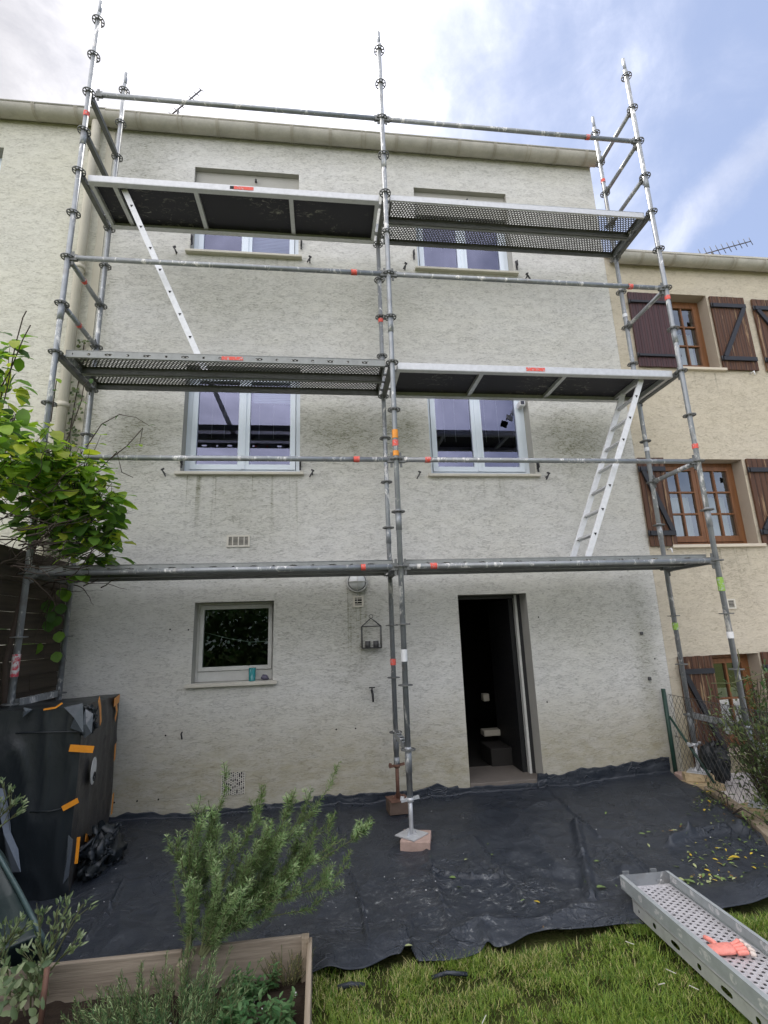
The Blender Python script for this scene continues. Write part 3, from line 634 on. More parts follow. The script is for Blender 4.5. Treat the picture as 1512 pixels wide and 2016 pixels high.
# things fixed or hung on the wall
lamp = empty('bulkhead_lamp', (-.32, W, -.02), 'round caged bulkhead lamp on the wall just under the lower platform', 'lamp')
b = MB(); cx, cz = -.322, -.03
def disc(b, cx, cz, y0, y1, r, n=24, mi=0): b.tube([(cx, y0, cz), (cx, y1, cz)], r, n, mi)
disc(b, cx, cz, W, W-.035, .11); b.build('base', M['wire'], lamp)
b = MB(); b.tube([(cx, W-.035, cz), (cx, W-.06, cz), (cx, W-.085, cz), (cx, W-.10, cz)], [.095, .088, .06, .01], 24); b.build('dome', M['lampglass'], lamp)
b = MB()
for a in (0, 1): 
    pts = [(cx+(.1*math.cos(t_) if a else 0), W-.04-.07*math.sin(t_), cz+(0 if a else .1*math.cos(t_))) for t_ in [math.pi*i/10 for i in range(11)]]; b.tube(pts, .005, 6)
b.tube([(cx+.105*math.cos(t_), W-.045, cz+.105*math.sin(t_)) for t_ in [2*math.pi*i/24 for i in range(25)]], .008, 6)
b.tube([(cx, W-.01, cz-.1), (cx, W-.006, cz-.22)], .004, 5); b.build('cage', M['pvc_d'], lamp)
ln = empty('wire_lantern', (-.19, W-.05, -.73), 'small wire hanging lantern holding two jars, on the wall left of the middle standards', 'lantern')
x0, x1, z0, z1 = -.285, -.085, -.72, -.50; b = MB(); ya, yb = W-.11, W-.02; xc = (x0+x1)/2
for (x, y) in ((x0, ya), (x1, ya), (x0, yb), (x1, yb)): b.tube([(x, y, z0), (x, y, z1)], .004, 5); b.tube([(x, y, z1), (xc, (ya+yb)/2, z1+.085)], .004, 5)
for z in (z0, z1): b.tube([(x0, ya, z), (x1, ya, z), (x1, yb, z), (x0, yb, z), (x0, ya, z)], .004, 5)
b.tube([(xc+.02*math.cos(t_), W-.065, z1+.10+.02*math.sin(t_)) for t_ in [2*math.pi*i/12 for i in range(13)]], .003, 5); b.box(x0, x1, ya, yb, z0-.004, z0+.002)
b.build('frame', M['wire'], ln)
for x in (x0+.06, x1-.055):
    b = MB(); b.tube([(x, (ya+yb)/2, z0+.004), (x, (ya+yb)/2, z0+.07)], .028, 12); b.build('jar', M['wire'], ln)
cm_ = empty('security_camera', (1.72, W+.1, 1.95), 'white security camera in the top corner of the right middle window', 'camera')
q = aY(1026, 797, W+.05); b = MB(); b.box(q.x-.035, q.x+.035, W-.0, W+.12, q.z-.032, q.z+.038); b.build('housing', M['white'], cm_, bevel=.012)
b = MB(); b.box(q.x-.027, q.x+.02, W-.004, W+.001, q.z-.018, q.z+.028); b.build('lens_face', M['solar'], cm_)
b = MB(); q2 = aY(1003, 822, W+.06); b.bar((q2.x-.01, W+.05, q2.z-.038), (q2.x+.012, W+.08, q2.z+.03), .085, .014, (.2, -1, .2)); b.build('solar_panel', M['solar'], cm_)
b = MB(); b.tube([(q2.x+.01, W+.08, q2.z+.02), (q2.x+.05, W+.12, q2.z+.08)], .006, 6); b.build('bracket', M['iron'], cm_)
q = aY(496, 1336, W+.02); b = MB(); zt = -1.002; b.tube([(q.x, W+.03, zt), (q.x, W+.03, zt+.008), (q.x, W+.03, zt+.13)], [.036, .034, .036], 20); 
tag(b.build('drinking_glass', M['teal']), 'ribbed teal glass standing on the ground floor window sill', 'glass')
b = MB(); q = aY(521, 1328, W+.02); bm_ = [];  b.tube([(q.x-.035, W+.03, zt+.02), (q.x-.015, W+.03, zt+.03), (q.x+.01, W+.03, zt+.03), (q.x+.04, W+.03, zt+.012)], [.01, .03, .028, .008], 9)
tag(b.build('pebble', M['stone']), 'dark shiny stone lying beside the teal glass on the sill', 'stone')
sl = empty('string_lights', (-1.6, W+.3, -.6), 'string of small white bulbs inside the ground floor window', 'string lights')
b = MB(); y = W+.27; A_ = [aY(398, 1244, y), aY(450, 1257, y), aY(492, 1264, y), aY(530, 1262, y)]; b.tube(A_, .0035, 5); b.build('cable', M['white'], sl)
for (px, py) in ((410, 1252), (450, 1261), (491, 1264)):
    q = aY(px, py, y); b = MB(); b.tube([(q.x, y, q.z), (q.x, y, q.z-.012), (q.x, y, q.z-.028), (q.x, y, q.z-.036)], [.006, .015, .014, .003], 10); b.build('bulb', M['white'], sl)

# ------------------------------------------------------------------ scaffold
BX = (-3.07, 0., 3.07); BW = .732; TR = .0242
def rosette_mb():
    b = MB(); n = 24; h = .0045
    def ring(r0, r1, hh):
        vs = []
        for k in range(n):
            c, s_ = math.cos(2*math.pi*k/n), math.sin(2*math.pi*k/n); vs += [(r0*c, r0*s_, -hh), (r1*c, r1*s_, -hh), (r1*c, r1*s_, hh), (r0*c, r0*s_, hh)]
        fs = []
        for k in range(n):
            a, c = 4*k, 4*((k+1) % n); fs += [(a, a+1, c+1, c), (a+1, a+2, c+2, c+1), (a+2, a+3, c+3, c+2), (a+3, a, c, c+3)]
        b.add(vs, fs, 0, False)
    ring(.0235, .035, .006); ring(.053, .062, h)
    for k in range(8):
        a = 2*math.pi*(k+.5)/8; d = Vector((math.cos(a), math.sin(a), 0)); b.bar(d*.033, d*.055, .011, .008)
    return b
scaf = empty('scaffold', (0, 0, G), 'galvanised ringlock scaffold of two bays and three lifts in front of the house', 'scaffold')
ros_first = None
def lvl(l): return l*.5
def standard(x, y, top, bot, base_z, tapes=(), rusty=False, skip=()):
    global ros_first
    zt = lvl(top); b = MB(); jz = base_z+.27 if not rusty else base_z+.3
    b.tube([(x, y, jz), (x, y, zt+.10)], TR, 14); b.tube([(x, y, zt+.09), (x, y, zt+.28)], .0185, 12)
    for l in range(bot, top+1):
        if l % 4 == 1: b.tube([(x, y, lvl(l)-.17), (x, y, lvl(l)+.02)], TR+.0035, 14)
    if rusty: b.tube([(x, y, jz-.005), (x, y, jz+.06)], TR+.004, 14)
    so_ = b.build('standard', M['galv'], scaf)
    for l in range(bot, top+1):
        if l in skip: continue
        if ros_first is None: ro = ros_first = rosette_mb().build('rosette', M['galv_d'], so_, loc=(x, y, lvl(l)))
        else:
            ro = ros_first.copy(); sc.collection.objects.link(ro); ro.parent = so_; ro.location = (x, y, lvl(l)); ro.rotation_euler.z = 0
    for (z, h, mt) in tapes:
        q = MB(); q.tube([(x, y, z-h/2), (x, y, z+h/2)], TR+.0045, 14, 0, False); q.build('paint_mark', M[mt], so_)
    # screw jack
    q = MB(); mt = M['rust'] if rusty else M['alu']
    q.tube([(x, y, base_z), (x, y, jz+.02)], .0175, 12); q.tube([(x, y, jz-.03), (x, y, jz)], .03, 10)
    q.bar((x-.075, y-.01, jz-.02), (x+.075, y+.012, jz-.005), .018, .022); q.bar((x-.075, y+.01, jz-.005), (x-.05, y, jz-.01), .02, .028)
    ang = .75 if not rusty else .2; ca, sa = math.cos(ang), math.sin(ang); r_ = .095
    cs = [(x+r_*(ca*u-sa*v), y+r_*(sa*u+ca*v)) for u, v in ((-1, -1), (1, -1), (1, 1), (-1, 1))]
    q.add([(cx, cy, z) for z in (base_z, base_z+.007) for cx, cy in cs], [(3, 2, 1, 0), (4, 5, 6, 7), (0, 1, 5, 4), (1, 2, 6, 5), (2, 3, 7, 6), (3, 0, 4, 7)])
    for a in range(4):
        d = Vector((math.cos(ang+a*math.pi/2), math.sin(ang+a*math.pi/2), 0)); p = Vector((x, y, base_z+.007)); q.add([p+d*.015, p+d*.06, p+d*.015+Vector((0, 0, .045))], [(0, 1, 2)], 0)
    q.build('base_jack', mt, so_)
    return so_
def zY(py, px, y): return aY(px, py, y).z
standard(BX[1], 0, 12, -3, -2.125, [(zY(855, 779, 0), .085, 'orange'), (zY(873, 781, 0), .06, 'clip'), (zY(893, 784, 0), .05, 'orange'), (zY(1290, 799, 0), .10, 'alu_w')])
standard(BX[0], 0, 12, -3, -2.15, [(zY(226, 173, 0), .06, 'clip'), (zY(1310, 28, 0), .17, 'wornred')])
standard(BX[2], 0, 12, -3, -2.13, [(zY(587, 1315, 0), .05, 'clip'), (zY(879, 1368, 0), .05, 'clip'), (zY(1150, 1418, 0), .13, 'green_tape'), (zY(1250, 1436, 0), .06, 'white')])
standard(BX[1], BW, 8, -3, -2.08, [(zY(632, 750, BW), .05, 'clip'), (zY(1303, 775, BW), .06, 'clip')], True)
standard(BX[0], BW, 12, -3, -2.13, [])
standard(BX[2], BW, 12, -3, -2.04, [(zY(357, 1187, BW), .05, 'clip'), (zY(885, 1274, BW), .045, 'alu_w'), (zY(1233, 1328, BW), .075, 'green_tape'), (zY(622, 1230, BW), .045, 'alu_w')])
def wedge(p, d, parent):
    """cast wedge head at the end of a bar; d points from the bar towards the standard"""
    p, d = Vector(p), Vector(d); b = MB()
    b.bar(p-d*.012, p+d*.052, .030, .062); b.bar(p+d*.03+Vector((0, 0, -.075)), p+d*.034+Vector((0, 0, .07)), .007, .022, tuple(d))
    return b.build('wedge_head', M['galv_d'], parent)
def bar_between(name, a, c, kind='tube', marks=()):
    a, c = Vector(a), Vector(c); d = (c-a).normalized(); a2, c2 = a+d*.075, c-d*.075; b = MB()
    if kind == 'tube': b.tube([a2, c2], TR, 14); mt = M['galv']
    else:
        for s_ in (-1, 1):
            off = d.cross(Vector((0, 0, 1)))*s_*.022
            b.bar(a2+off, c2+off, .004, .05)
        b.bar(a2+Vector((0, 0, -.024)), c2+Vector((0, 0, -.024)), .046, .004); mt = M['galv_d'] if kind == 'u' else M['galv']
        for k in range(1, 5):
            p = a2+(c2-a2)*k/5; b.bar(p-d*.03+Vector((0, 0, .024)), p+d*.01+Vector((0, 0, .024)), .046, .004)
    o = b.build(name, mt, scaf); wedge(a2, -d, o); wedge(c2, d, o)
    for (t_, h) in marks:
        p = a+(c-a)*t_; q = MB(); q.tube([p-d*h/2, p+d*h/2], TR+.004, 14, 0, False); q.build('paint_mark', M['clip'], o)
    return o
def lx(px, py): return aY(px, py, 0).x
for l, ma, mb_ in ((0, [((lx(715, 1114)+3.07)/3.07, .04)], [(lx(853, 1112)/3.07, .06)]), (2, [((lx(702, 904)+3.07)/3.07, .055)], [(lx(842, 905)/3.07, .055)]), (6, [((lx(697, 538)+3.07)/3.07, .06)], [(lx(1240, 564)/3.07, .05)])):
    bar_between('ledger', (BX[0], 0, lvl(l)), (BX[1], 0, lvl(l)), 'tube', ma); bar_between('ledger', (BX[1], 0, lvl(l)), (BX[2], 0, lvl(l)), 'tube', mb_)
bar_between('ledger', (-3.0, -.045, 4.93), (BX[1], 0, 5.0)); bar_between('ledger', (BX[1], 0, 5.), (BX[2], 0, 5.), 'tube', [(.79, .045)])
for x in BX:
    for l in (8, 4, 0): bar_between('transom', (x, 0, lvl(l)), (x, BW, lvl(l)), 'u')
for l in (10, 9): bar_between('transom', (BX[0], 0, lvl(l)), (BX[0], BW, lvl(l)), 'u')
for l in (6, 5): bar_between('transom', (BX[0], 0, lvl(l)), (BX[0], BW, lvl(l)), 'tube', [(.45, .04)])
bar_between('transom', (BX[0], 0, lvl(2)), (BX[0], BW, lvl(2)))
bar_between('transom', (BX[0], 0, lvl(-2)), (BX[0], BW, lvl(-2)), 'ul')
for l in (11, 10, 9, 6, 2): bar_between('transom', (BX[2], 0, lvl(l)), (BX[2], BW, lvl(l)))
bar_between('transom', (BX[2], 0, lvl(-3)), (BX[2], BW, lvl(-3)), 'ul'); bar_between('transom', (BX[1], 0, lvl(-3)), (BX[1], BW, lvl(-3)), 'ul')

# steel planks: root at mid length on the deck line, x along
def plank(matset):
    r_ = empty('steel_plank', (0, 0, 0), 'perforated steel plank', 'plank'); L = 1.475; hw = .158
    b = MB()
    for zq in (.034, .031): b.quad((-L, -hw, zq), (L, -hw, zq), (L, hw, zq), (-L, hw, zq))
    b.build('walking_surface', M[matset[0]], r_, local=True)
    for s_ in (-1, 1):
        b = MB(); y = hw*s_; b.quad((-L, y, .034), (L, y, .034), (L, y, -.034), (-L, y, -.034)); b.quad((-L, y, -.034), (L, y, -.034), (L, y-.022*s_, -.036), (-L, y-.022*s_, -.036)); b.tube([(-L, y-.004*s_, .033), (L, y-.004*s_, .033)], .006, 6)
        b.build('side_flange', M[matset[1]] if (s_ < 0 or matset[0] == 'perf2') else M['galv_d'], r_, local=True)
    for s_ in (-1, 1):
        b = MB(); b.box(min(s_*L, s_*(L-.004)), max(s_*L, s_*(L-.004)), -hw, hw, -.033, .032)
        for y in (-.09, .09): b.box(min(s_*(L-.01), s_*(L+.055)), max(s_*(L-.01), s_*(L+.055)), y-.02, y+.02, .004, .014); b.box(min(s_*(L+.045), s_*(L+.055)), max(s_*(L+.045), s_*(L+.055)), y-.02, y+.02, -.03, .004)
        b.build('end_hook', M['galv'], r_, local=True)
    return r_
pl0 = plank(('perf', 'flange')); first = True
GP = 'perforated steel planks laid on the scaffold'
spec = [((-1.535, .205, 2.02), 'perforated steel plank, outer one under the middle left walkway', 2), ((-1.535, .535, 2.02), 'perforated steel plank, wall side one of the middle left walkway', 2),
        ((1.535, .205, 4.0), 'perforated steel plank, outer one of the top right walkway', 4), ((1.535, .535, 4.0), 'perforated steel plank, wall side one of the top right walkway', 4),
        ((-1.535, .205, .03), 'perforated steel plank, outer one of the lowest left walkway', 0), ((-1.535, .535, .03), 'perforated steel plank, wall side one of the lowest left walkway', 0),
        ((1.535, .205, .03), 'perforated steel plank, outer one of the lowest right walkway', 0), ((1.535, .535, .03), 'perforated steel plank, wall side one of the lowest right walkway', 0)]
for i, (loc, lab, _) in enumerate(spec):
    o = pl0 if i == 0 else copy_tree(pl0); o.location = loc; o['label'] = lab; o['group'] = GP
    if i == 2:
        for ch in o.children:
            if ch.name.startswith('side_flange') and ch.data.materials[0] == M['flange']: ch.data = ch.data.copy(); ch.data.materials[0] = M['alu']
b = MB(); x, z = aY(457, 705, .04).x, aY(457, 705, .04).z; b.box(x-.10, x+.10, .0435, .0465, z-.018, z+.018)
so_ = b.build('sticker', M['clip']); so_.parent = pl0; so_.matrix_parent_inverse = Matrix.Translation(-pl0.location)

def access_deck(x0, z, lad_top, lad_bot, lab, st_px, ribs):
    """aluminium framed board deck with hatch and hinged ladder"""
    r_ = empty('access_deck', (x0+1.535, .366, z), lab, 'platform', 'board decks with ladders on the scaffold')
    xa, xb = x0+.06, x0+3.01; ya, yb = .055, .68
    b = MB(); b.box(xa+.03, xb-.03, ya+.03, yb-.03, z+.018, z+.03); pb = b.build('board', M['ply'], r_)
    for s_, (y0, y1) in enumerate(((ya, ya+.03), (yb-.03, yb))):
        q = MB(); q.box(xa, xb, y0, y1, z-.035, z+.036); q.box(xa, xb, (y0, y0-.03)[s_], (y1+.03, y1)[s_], z-.041, z-.0352); q.build('side_rail', M['alu'], r_, bevel=.003)
    for xe in (xa, xb-.035): q = MB(); q.box(xe, xe+.035, ya+.03, yb-.03, z-.033, z+.018); q.build('end_rail', M['alu'], r_)
    for x in ribs:
        q = MB(); q.box(x-.022, x+.022, ya+.03, yb-.03, z-.02, z+.017); q.build('cross_rib', M['alu'], r_)
    for s_ in (-1, 1):
        xx = xa if s_ < 0 else xb
        for y in (.17, .56): q = MB(); q.box(min(xx, xx+s_*.05), max(xx, xx+s_*.05), y-.03, y+.03, z+.004, z+.014); q.build('end_hook', M['alu'], r_)
    # ladder
    (tx, tz), (bx_, bz) = lad_top, lad_bot; lo = None
    q = MB(); ys = (.165, .50); dn = Vector((bx_-tx, 0, bz-tz)).normalized(); nr = Vector((-dn.z, 0, dn.x))
    q.bar((tx, ys[0], tz), (tx, ys[1], tz), .03, .03); lad = q.build('ladder', M['alu'], r_)
    for y in ys:
        q = MB(); q.bar((tx, y, tz), (bx_, y, bz), .022, .058, tuple(nr)); q.build('stile', M['alu_w'], lad, bevel=.003)
    Ln = math.hypot(bx_-tx, bz-tz); k = .22
    while k < Ln-.1:
        p = Vector((tx, 0, tz))+dn*k; q = MB(); q.bar((p.x, ys[0]-.004, p.z), (p.x, ys[1], p.z), .032, .026, tuple(dn)); q.build('rung', M['alu'], lad)
        q = MB(); c = Vector((p.x, ys[0]-.013, p.z)); q.add([c+Vector((-.016, 0, .012)), c+Vector((.016, 0, .012)), c+Vector((0, 0, -.018))], [(0, 2, 1)]); q.build('dark_rung_opening', M['gap'], lad); k += .27  # black triangle painted in for the dark open end of the rung
    q = MB(); p = aY(*st_px, ya); q.box(p.x-.1, p.x+.1, ya-.0035, ya-.0005, z-.018, z+.022); q.build('sticker', M['clip'], r_)
    if lab.startswith('board deck of the top'):
        q = MB(); p2 = aY(455, 366, ya); q.box(p.x-.14, p.x-.101, ya-.003, ya-.0005, z-.016, z+.02); q.build('sticker', M['gap'], r_)
    return r_
access_deck(-3.07, 3.99, (-2.70, 3.98), (-1.855, 2.07), 'board deck of the top left bay with its ladder hanging down', (480, 367), (-2.78, -1.98, -1.0))
access_deck(0, 2.0, (2.72, 1.98), (1.86, .075), 'board deck of the middle right bay with its ladder hanging down', (1054, 724), (.95, 1.85, 2.72))

# sole blocks under the jacks
def block(x, y, z0, z1, sx, sy, rz, mt, lab):
    b = MB(); ca, sa = math.cos(rz), math.sin(rz); cs = [(x+ca*u*sx-sa*v*sy, y+sa*u*sx+ca*v*sy) for u, v in ((-1, -1), (1, -1), (1, 1), (-1, 1))]
    b.add([(cx+rnd(-.004, .004), cy+rnd(-.004, .004), z+rnd(-.002, .001)) for z in (z0, z1) for cx, cy in cs], [(3, 2, 1, 0), (4, 5, 6, 7), (0, 1, 5, 4), (1, 2, 6, 5), (2, 3, 7, 6), (3, 0, 4, 7)])
    tag(b.build('wood_block', mt, bevel=.006), lab, 'block', 'wood blocks under the scaffold feet')
block(.035, -.01, -2.2, -2.127, .115, .125, -.25, M['block'], 'reddish block under the middle front scaffold foot')
block(.0, .735, -2.19, -2.082, .10, .085, .1, M['block_d'], 'dark wet block under the middle rear scaffold foot')
block(-3.07, 0, -2.2, -2.152, .12, .12, .1, M['blockw'], 'pale block under the left front scaffold foot'); block(-3.07, .73, -2.2, -2.132, .12, .1, .1, M['blockw'], 'pale block under the left rear scaffold foot')
block(3.07, 0, -2.2, -2.132, .12, .12, .1, M['blockw'], 'pale block under the right front foot beneath the shrub')
block(3.03, .66, -2.19, -2.115, .17, .10, -.12, M['blockw'], 'wide lower block under the right rear foot')
block(3.03, .70, -2.113, -2.043, .13, .055, -.35, M['blockw'], 'narrow upper block under the right rear foot')

# ------------------------------------------------------------------ ground sheet
creases = []
def cr(pts, amp, wd): 
    P_ = [aZ(px, py, G) for px, py in pts]
    for a, c in zip(P_, P_[1:]): creases.append((a.x, a.y, c.x, c.y, amp, wd))
cr([(1065, 1545), (1120, 1600), (1180, 1650)], .014, .012); cr([(1135, 1630), (1150, 1700), (1165, 1775)], .03, .035); cr([(1165, 1775), (1080, 1840)], .014, .04)
cr([(930, 1660), (985, 1730), (1050, 1790)], .018, .03); cr([(1240, 1690), (1330, 1760), (1420, 1850)], .022, .014); cr([(1200, 1660), (1290, 1760)], .02, .05)
cr([(1320, 1665), (1360, 1650), (1430, 1640)], .035, .025); cr([(690, 1720), (715, 1800), (725, 1880)], .018, .010); cr([(840, 1680), (870, 1780), (890, 1850)], .012, .02)
cr([(245, 1740), (215, 1800), (170, 1860)], .022, .014); cr([(270, 1640), (350, 1660), (420, 1650)], .008, .03); cr([(670, 1570), (665, 1640), (675, 1680)], .014, .02)
cr([(850, 1720), (930, 1735), (990, 1735)], .018, .010); cr([(1180, 1680), (1230, 1720), (1250, 1800)], .016, .05); cr([(1400, 1600), (1460, 1640), (1512, 1660)], .02, .05)
cr([(900, 1850), (960, 1830), (1080, 1820), (1200, 1790)], .014, .03); cr([(760, 1790), (800, 1850)], .012, .03); cr([(470, 1680), (560, 1700), (640, 1760)], .012, .04)
cr([(1000, 1600), (1060, 1660), (1100, 1720)], .010, .05); cr([(1320, 1560), (1380, 1600), (1512, 1640)], .006, .015)
fr = [(-3.0, -1.0), (-2.4, -1.36), (-2.0, -1.42), (-.9, -1.42), (-.745, -1.15), (-.70, -1.24), (-.62, -1.40), (-.53, -1.43), (-.15, -1.44), (.1, -1.34), (.165, -1.26), (.2, -1.42), (.42, -1.44), (.7, -1.38), (1.0, -1.29), (1.3, -1.3), (1.75, -1.33), (2.3, -1.25), (3.1, -1.1)]
def fy(x):
    for (a, ya), (c, yc) in zip(fr, fr[1:]):
        if a <= x <= c: t_ = (x-a)/(c-a); t_ = t_*t_*(3-2*t_); return ya+(yc-ya)*t_
    return fr[-1][1]
def sheet_h(x, y):
    h = .008*math.sin(x*9+y*14+3*noise.noise(Vector((x*1.5, y*1.5, 33))))*max(0, noise.noise(Vector((x*1.9, y*1.9, 21))))*2.2+.010*noise.noise(Vector((x*2.3, y*2.3, 1)))+.005*noise.noise(Vector((x*6, y*7, 2)))+.0018*noise.noise(Vector((x*17, y*15, 5)))
    h += .012*(1-abs(noise.noise(Vector((x*2.7+3, y*2.1, 8)))))**7 + .004*(1-abs(noise.noise(Vector((x*5.7+3, y*4.1+x*2, 18)))))**8
    for (ax, ay, bx, by, amp, wd) in cells.get((int(x//.2), int(y//.2)), ()):
        dx, dy = bx-ax, by-ay; t_ = max(0, min(1, ((x-ax)*dx+(y-ay)*dy)/(dx*dx+dy*dy))); d2 = (x-ax-t_*dx)**2+(y-ay-t_*dy)**2
        if d2 < 9*wd*wd: h += 1.5*amp*math.exp(-d2/(wd*wd))
    return h
b = MB(); NXs, NYs = 560, 260
cells = {}
for q_ in creases:
    rr_ = 3*q_[5]; n_ = int(math.hypot(q_[2]-q_[0], q_[3]-q_[1])/.05)+2; seen = set()
    for k in range(n_+1):
        cx_, cy_ = q_[0]+(q_[2]-q_[0])*k/n_, q_[1]+(q_[3]-q_[1])*k/n_
        for ii in range(int((cx_-rr_)//.2), int((cx_+rr_)//.2)+1):
            for jj in range(int((cy_-rr_)//.2), int((cy_+rr_)//.2)+1): seen.add((ii, jj))
    for c_ in seen: cells.setdefault(c_, []).append(q_)
def xr(y):
    pts = [(1.05, 2.97), (.75, 2.86), (.4, 2.86), (-.18, 2.76), (-.6, 2.56), (-1.3, 2.3)]
    for (a, xa), (c, xc) in zip(pts, pts[1:]):
        if c <= y <= a: return xa+(xc-xa)*(a-y)/(a-c)
    return 2.3
for j in range(NYs+1):
    v = j/NYs
    for i in range(NXs+1):
        u = i/NXs; xg = -3.02+6.1*u; y0 = fy(xg); lip = (.012 if xg < -.75 else .045 if xg < .72 else .02 if xg < 1.57 else .085)+(.012 if xg < -.75 or .72 < xg < 1.57 else .03)*noise.noise(Vector((xg*3.1, 0, 4)))+.015*noise.noise(Vector((xg*9, 0, 4)))
        vv = v*(W-y0+lip); y = y0+vv; x = xg*1.0
        xm = xr(max(min(y, 1.05), -1.3)); x = -3.02+(xm+3.02)*u if xg > -3.1 else x
        z = gz(x, y)+.012+sheet_h(x, y)
        z += max(0., x-.6)*.03*max(0, min(1, (y+.6)/1.2))   # ground rises a little along the wall on the right
        if y > W-.03:      # runs up the wall
            up = y-(W-.03); z += up*1.15; y = W-.020-.008*noise.noise(Vector((x*4, up*20, 0)))-.006*abs(noise.noise(Vector((x*9, up*40, 9))))
        if v < .12:        # front hem: lifts, then rolls down
            e = v/.12; z -= sheet_h(x, y)*(1-e)*.8; z += .022*math.sin(e*math.pi)*(1+.6*noise.noise(Vector((x*3, 0, 0)))); 
            if x > -.75 and x < -.45: z += .03*math.exp(-((x+.66)/.07)**2)*(1-e)
            if .1 < x < .24: z += .035*math.exp(-((x-.165)/.03)**2)*(1-e)
        b.v.append((x, y, z))
for j in range(NYs):
    for i in range(NXs):
        a = j*(NXs+1)+i; b.f.append((a, a+1, a+NXs+2, a+NXs+1)); b.m.append(0); b.sm.append(True)
o = b.build('ground_sheet', M['sheet']); tag(o, 'black woven plastic sheeting spread over the ground below the scaffold', 'sheet')
sm_ = o.modifiers.new('solid', 'SOLIDIFY'); sm_.thickness = .003; sm_.offset = -1
def sheet_z(x, y): return gz(x, y)+.016+sheet_h(x, y)+max(0., x-.6)*.03*max(0, min(1, (y+.6)/1.2))

# leaves fallen on the sheet
b = MB(); zones = [((1340, 1512), (1590, 1640), 60), ((1270, 1350), (1630, 1660), 10), ((1350, 1512), (1650, 1690), 55), ((1340, 1512), (1690, 1730), 38), ((1340, 1500), (1715, 1750), 55), ((1370, 1440), (1560, 1605), 40), ((1150, 1340), (1560, 1760), 8), ((780, 1150), (1640, 1850), 8)]
for (xa, xb), (ya, yb), k in zones:
    for _ in range(k):
        p = aZ(rnd(xa, xb), rnd(ya, yb), G+.02); L = rnd(.018, .055); a = rnd(0, 6.28)
        b.leaf((p.x, p.y, sheet_z(p.x, p.y)+.004), (math.cos(a), math.sin(a), rnd(-.05, .25)), (rnd(-.4, .4), rnd(-.4, .4), 1), L, L*rnd(.25, .45), random.choices((0, 1, 2, 3), (5, 3, 1.2, 1.2))[0])
tag(b.build('leaf_litter', FALL), 'clippings and small leaves strewn over the sheeting by the shrub', 'leaves', kind='stuff')
def oneleaf(px, py, L, Wd, a, mi, lab, broad=True):
    p = aZ(px, py, G+.02); q = MB(); q.leaf((p.x-math.cos(a)*L/2, p.y-math.sin(a)*L/2, sheet_z(p.x, p.y)+.008), (math.cos(a), math.sin(a), .05), (0, .1, 1), L, Wd, 0, broad); tag(q.build('fallen_leaf', FALL[mi]), lab, 'leaf', 'single leaves lying on the sheeting')
oneleaf(1057, 1782, .05, .02, 2.1, 2, 'bright yellow leaf alone on the sheeting'); oneleaf(1185, 1750, .07, .045, .1, 0, 'green lobed leaf on the sheeting left of the stacked planks'); oneleaf(805, 1863, .045, .025, .2, 1, 'pale leaf near the front hem of the sheeting')
oneleaf(1445, 1685, .075, .05, 2.6, 2, 'large yellow leaf among the clippings on the right'); oneleaf(1355, 1730, .09, .04, 2., 0, 'long green leaf beside the top end of the stacked planks'); oneleaf(918, 1697, .04, .02, .7, 1, 'small pale leaf behind the middle of the sheeting')
b = MB()
for _ in range(70):
    p = aZ(rnd(150, 1500), rnd(1600, 1860), G+.02)
    if p.y < fy(p.x)+.05 or p.x < -2.3 or p.y > .95 or p.x > 2.6: continue
    s_ = rnd(.0012, .0035); z = sheet_z(p.x, p.y)+.003; b.box(p.x-s_, p.x+s_, p.y-s_, p.y+s_*.6, z, z+s_)
tag(b.build('plaster_crumbs', M['white']), 'white crumbs of plaster scattered on the sheeting', 'crumbs', kind='stuff')

# ------------------------------------------------------------------ wrapped cabinet on the left
cab = empty('wrapped_cabinet', (-2.75, .3, G), 'tall cabinet wrapped in black plastic with orange tape beside the wall', 'cabinet')
CC = Vector((-2.40, -.32, 0)); EX = Vector((.982, .188, 0)).normalized(); EY = Vector((-EX.y, EX.x, 0))
def aP(px, py, P0, nrm): d = ray(px, py); return CAM + d*((P0-CAM).dot(nrm)/d.dot(nrm))
fp = lambda px, py: aP(px, py, CC-EY*.01, EY); rp = lambda px, py: aP(px, py, CC+EX*.01, EX)
czt = fp(186, 1388).z; czb = rp(236, 1368); cdep = 1.38; cwid = .74
b = MB(); nu, nv = 34, 44
def cabpt(face, u, v):
    if face == 'f': l_, y_, h_ = -cwid*(1-u), 0, v
    elif face == 'r': l_, y_, h_ = 0, cdep*u, v
    elif face == 't': l_, y_, h_ = -cwid*(1-u), cdep*v, 1
    elif face == 'l': l_, y_, h_ = -cwid, cdep*(1-u), v
    else: l_, y_, h_ = -cwid*u, cdep, v
    zt = czt+(czb.z-czt)*y_/cdep; p = CC+EX*l_+EY*y_; p.z = G+(zt-G)*h_
    d = noise.noise_vector(p*2.2)*.012+noise.noise_vector(Vector((p.x*9, p.y*9, p.z*3)))*.008
    r1 = (1-abs(noise.noise(Vector((p.x*5, p.y*5, p.z*1.6)))))**6*.018
    return p+d+(EX-EY)*r1
for fc in 'frtlb':
    bs = len(b.v)
    for j in range(nv+1):
        for i in range(nu+1): b.v.append(tuple(cabpt(fc, i/nu, j/nv)))
    for j in range(nv):
        for i in range(nu): a = bs+j*(nu+1)+i; b.f.append((a, a+1, a+nu+2, a+nu+1)); b.m.append(1 if fc == 'r' else 0); b.sm.append(True)
b.build('cover', [M['wrap'], plain('grey_black_sheeting', (.045, .043, .041), .5, 0, .2, 5, .3, .5)], cab)
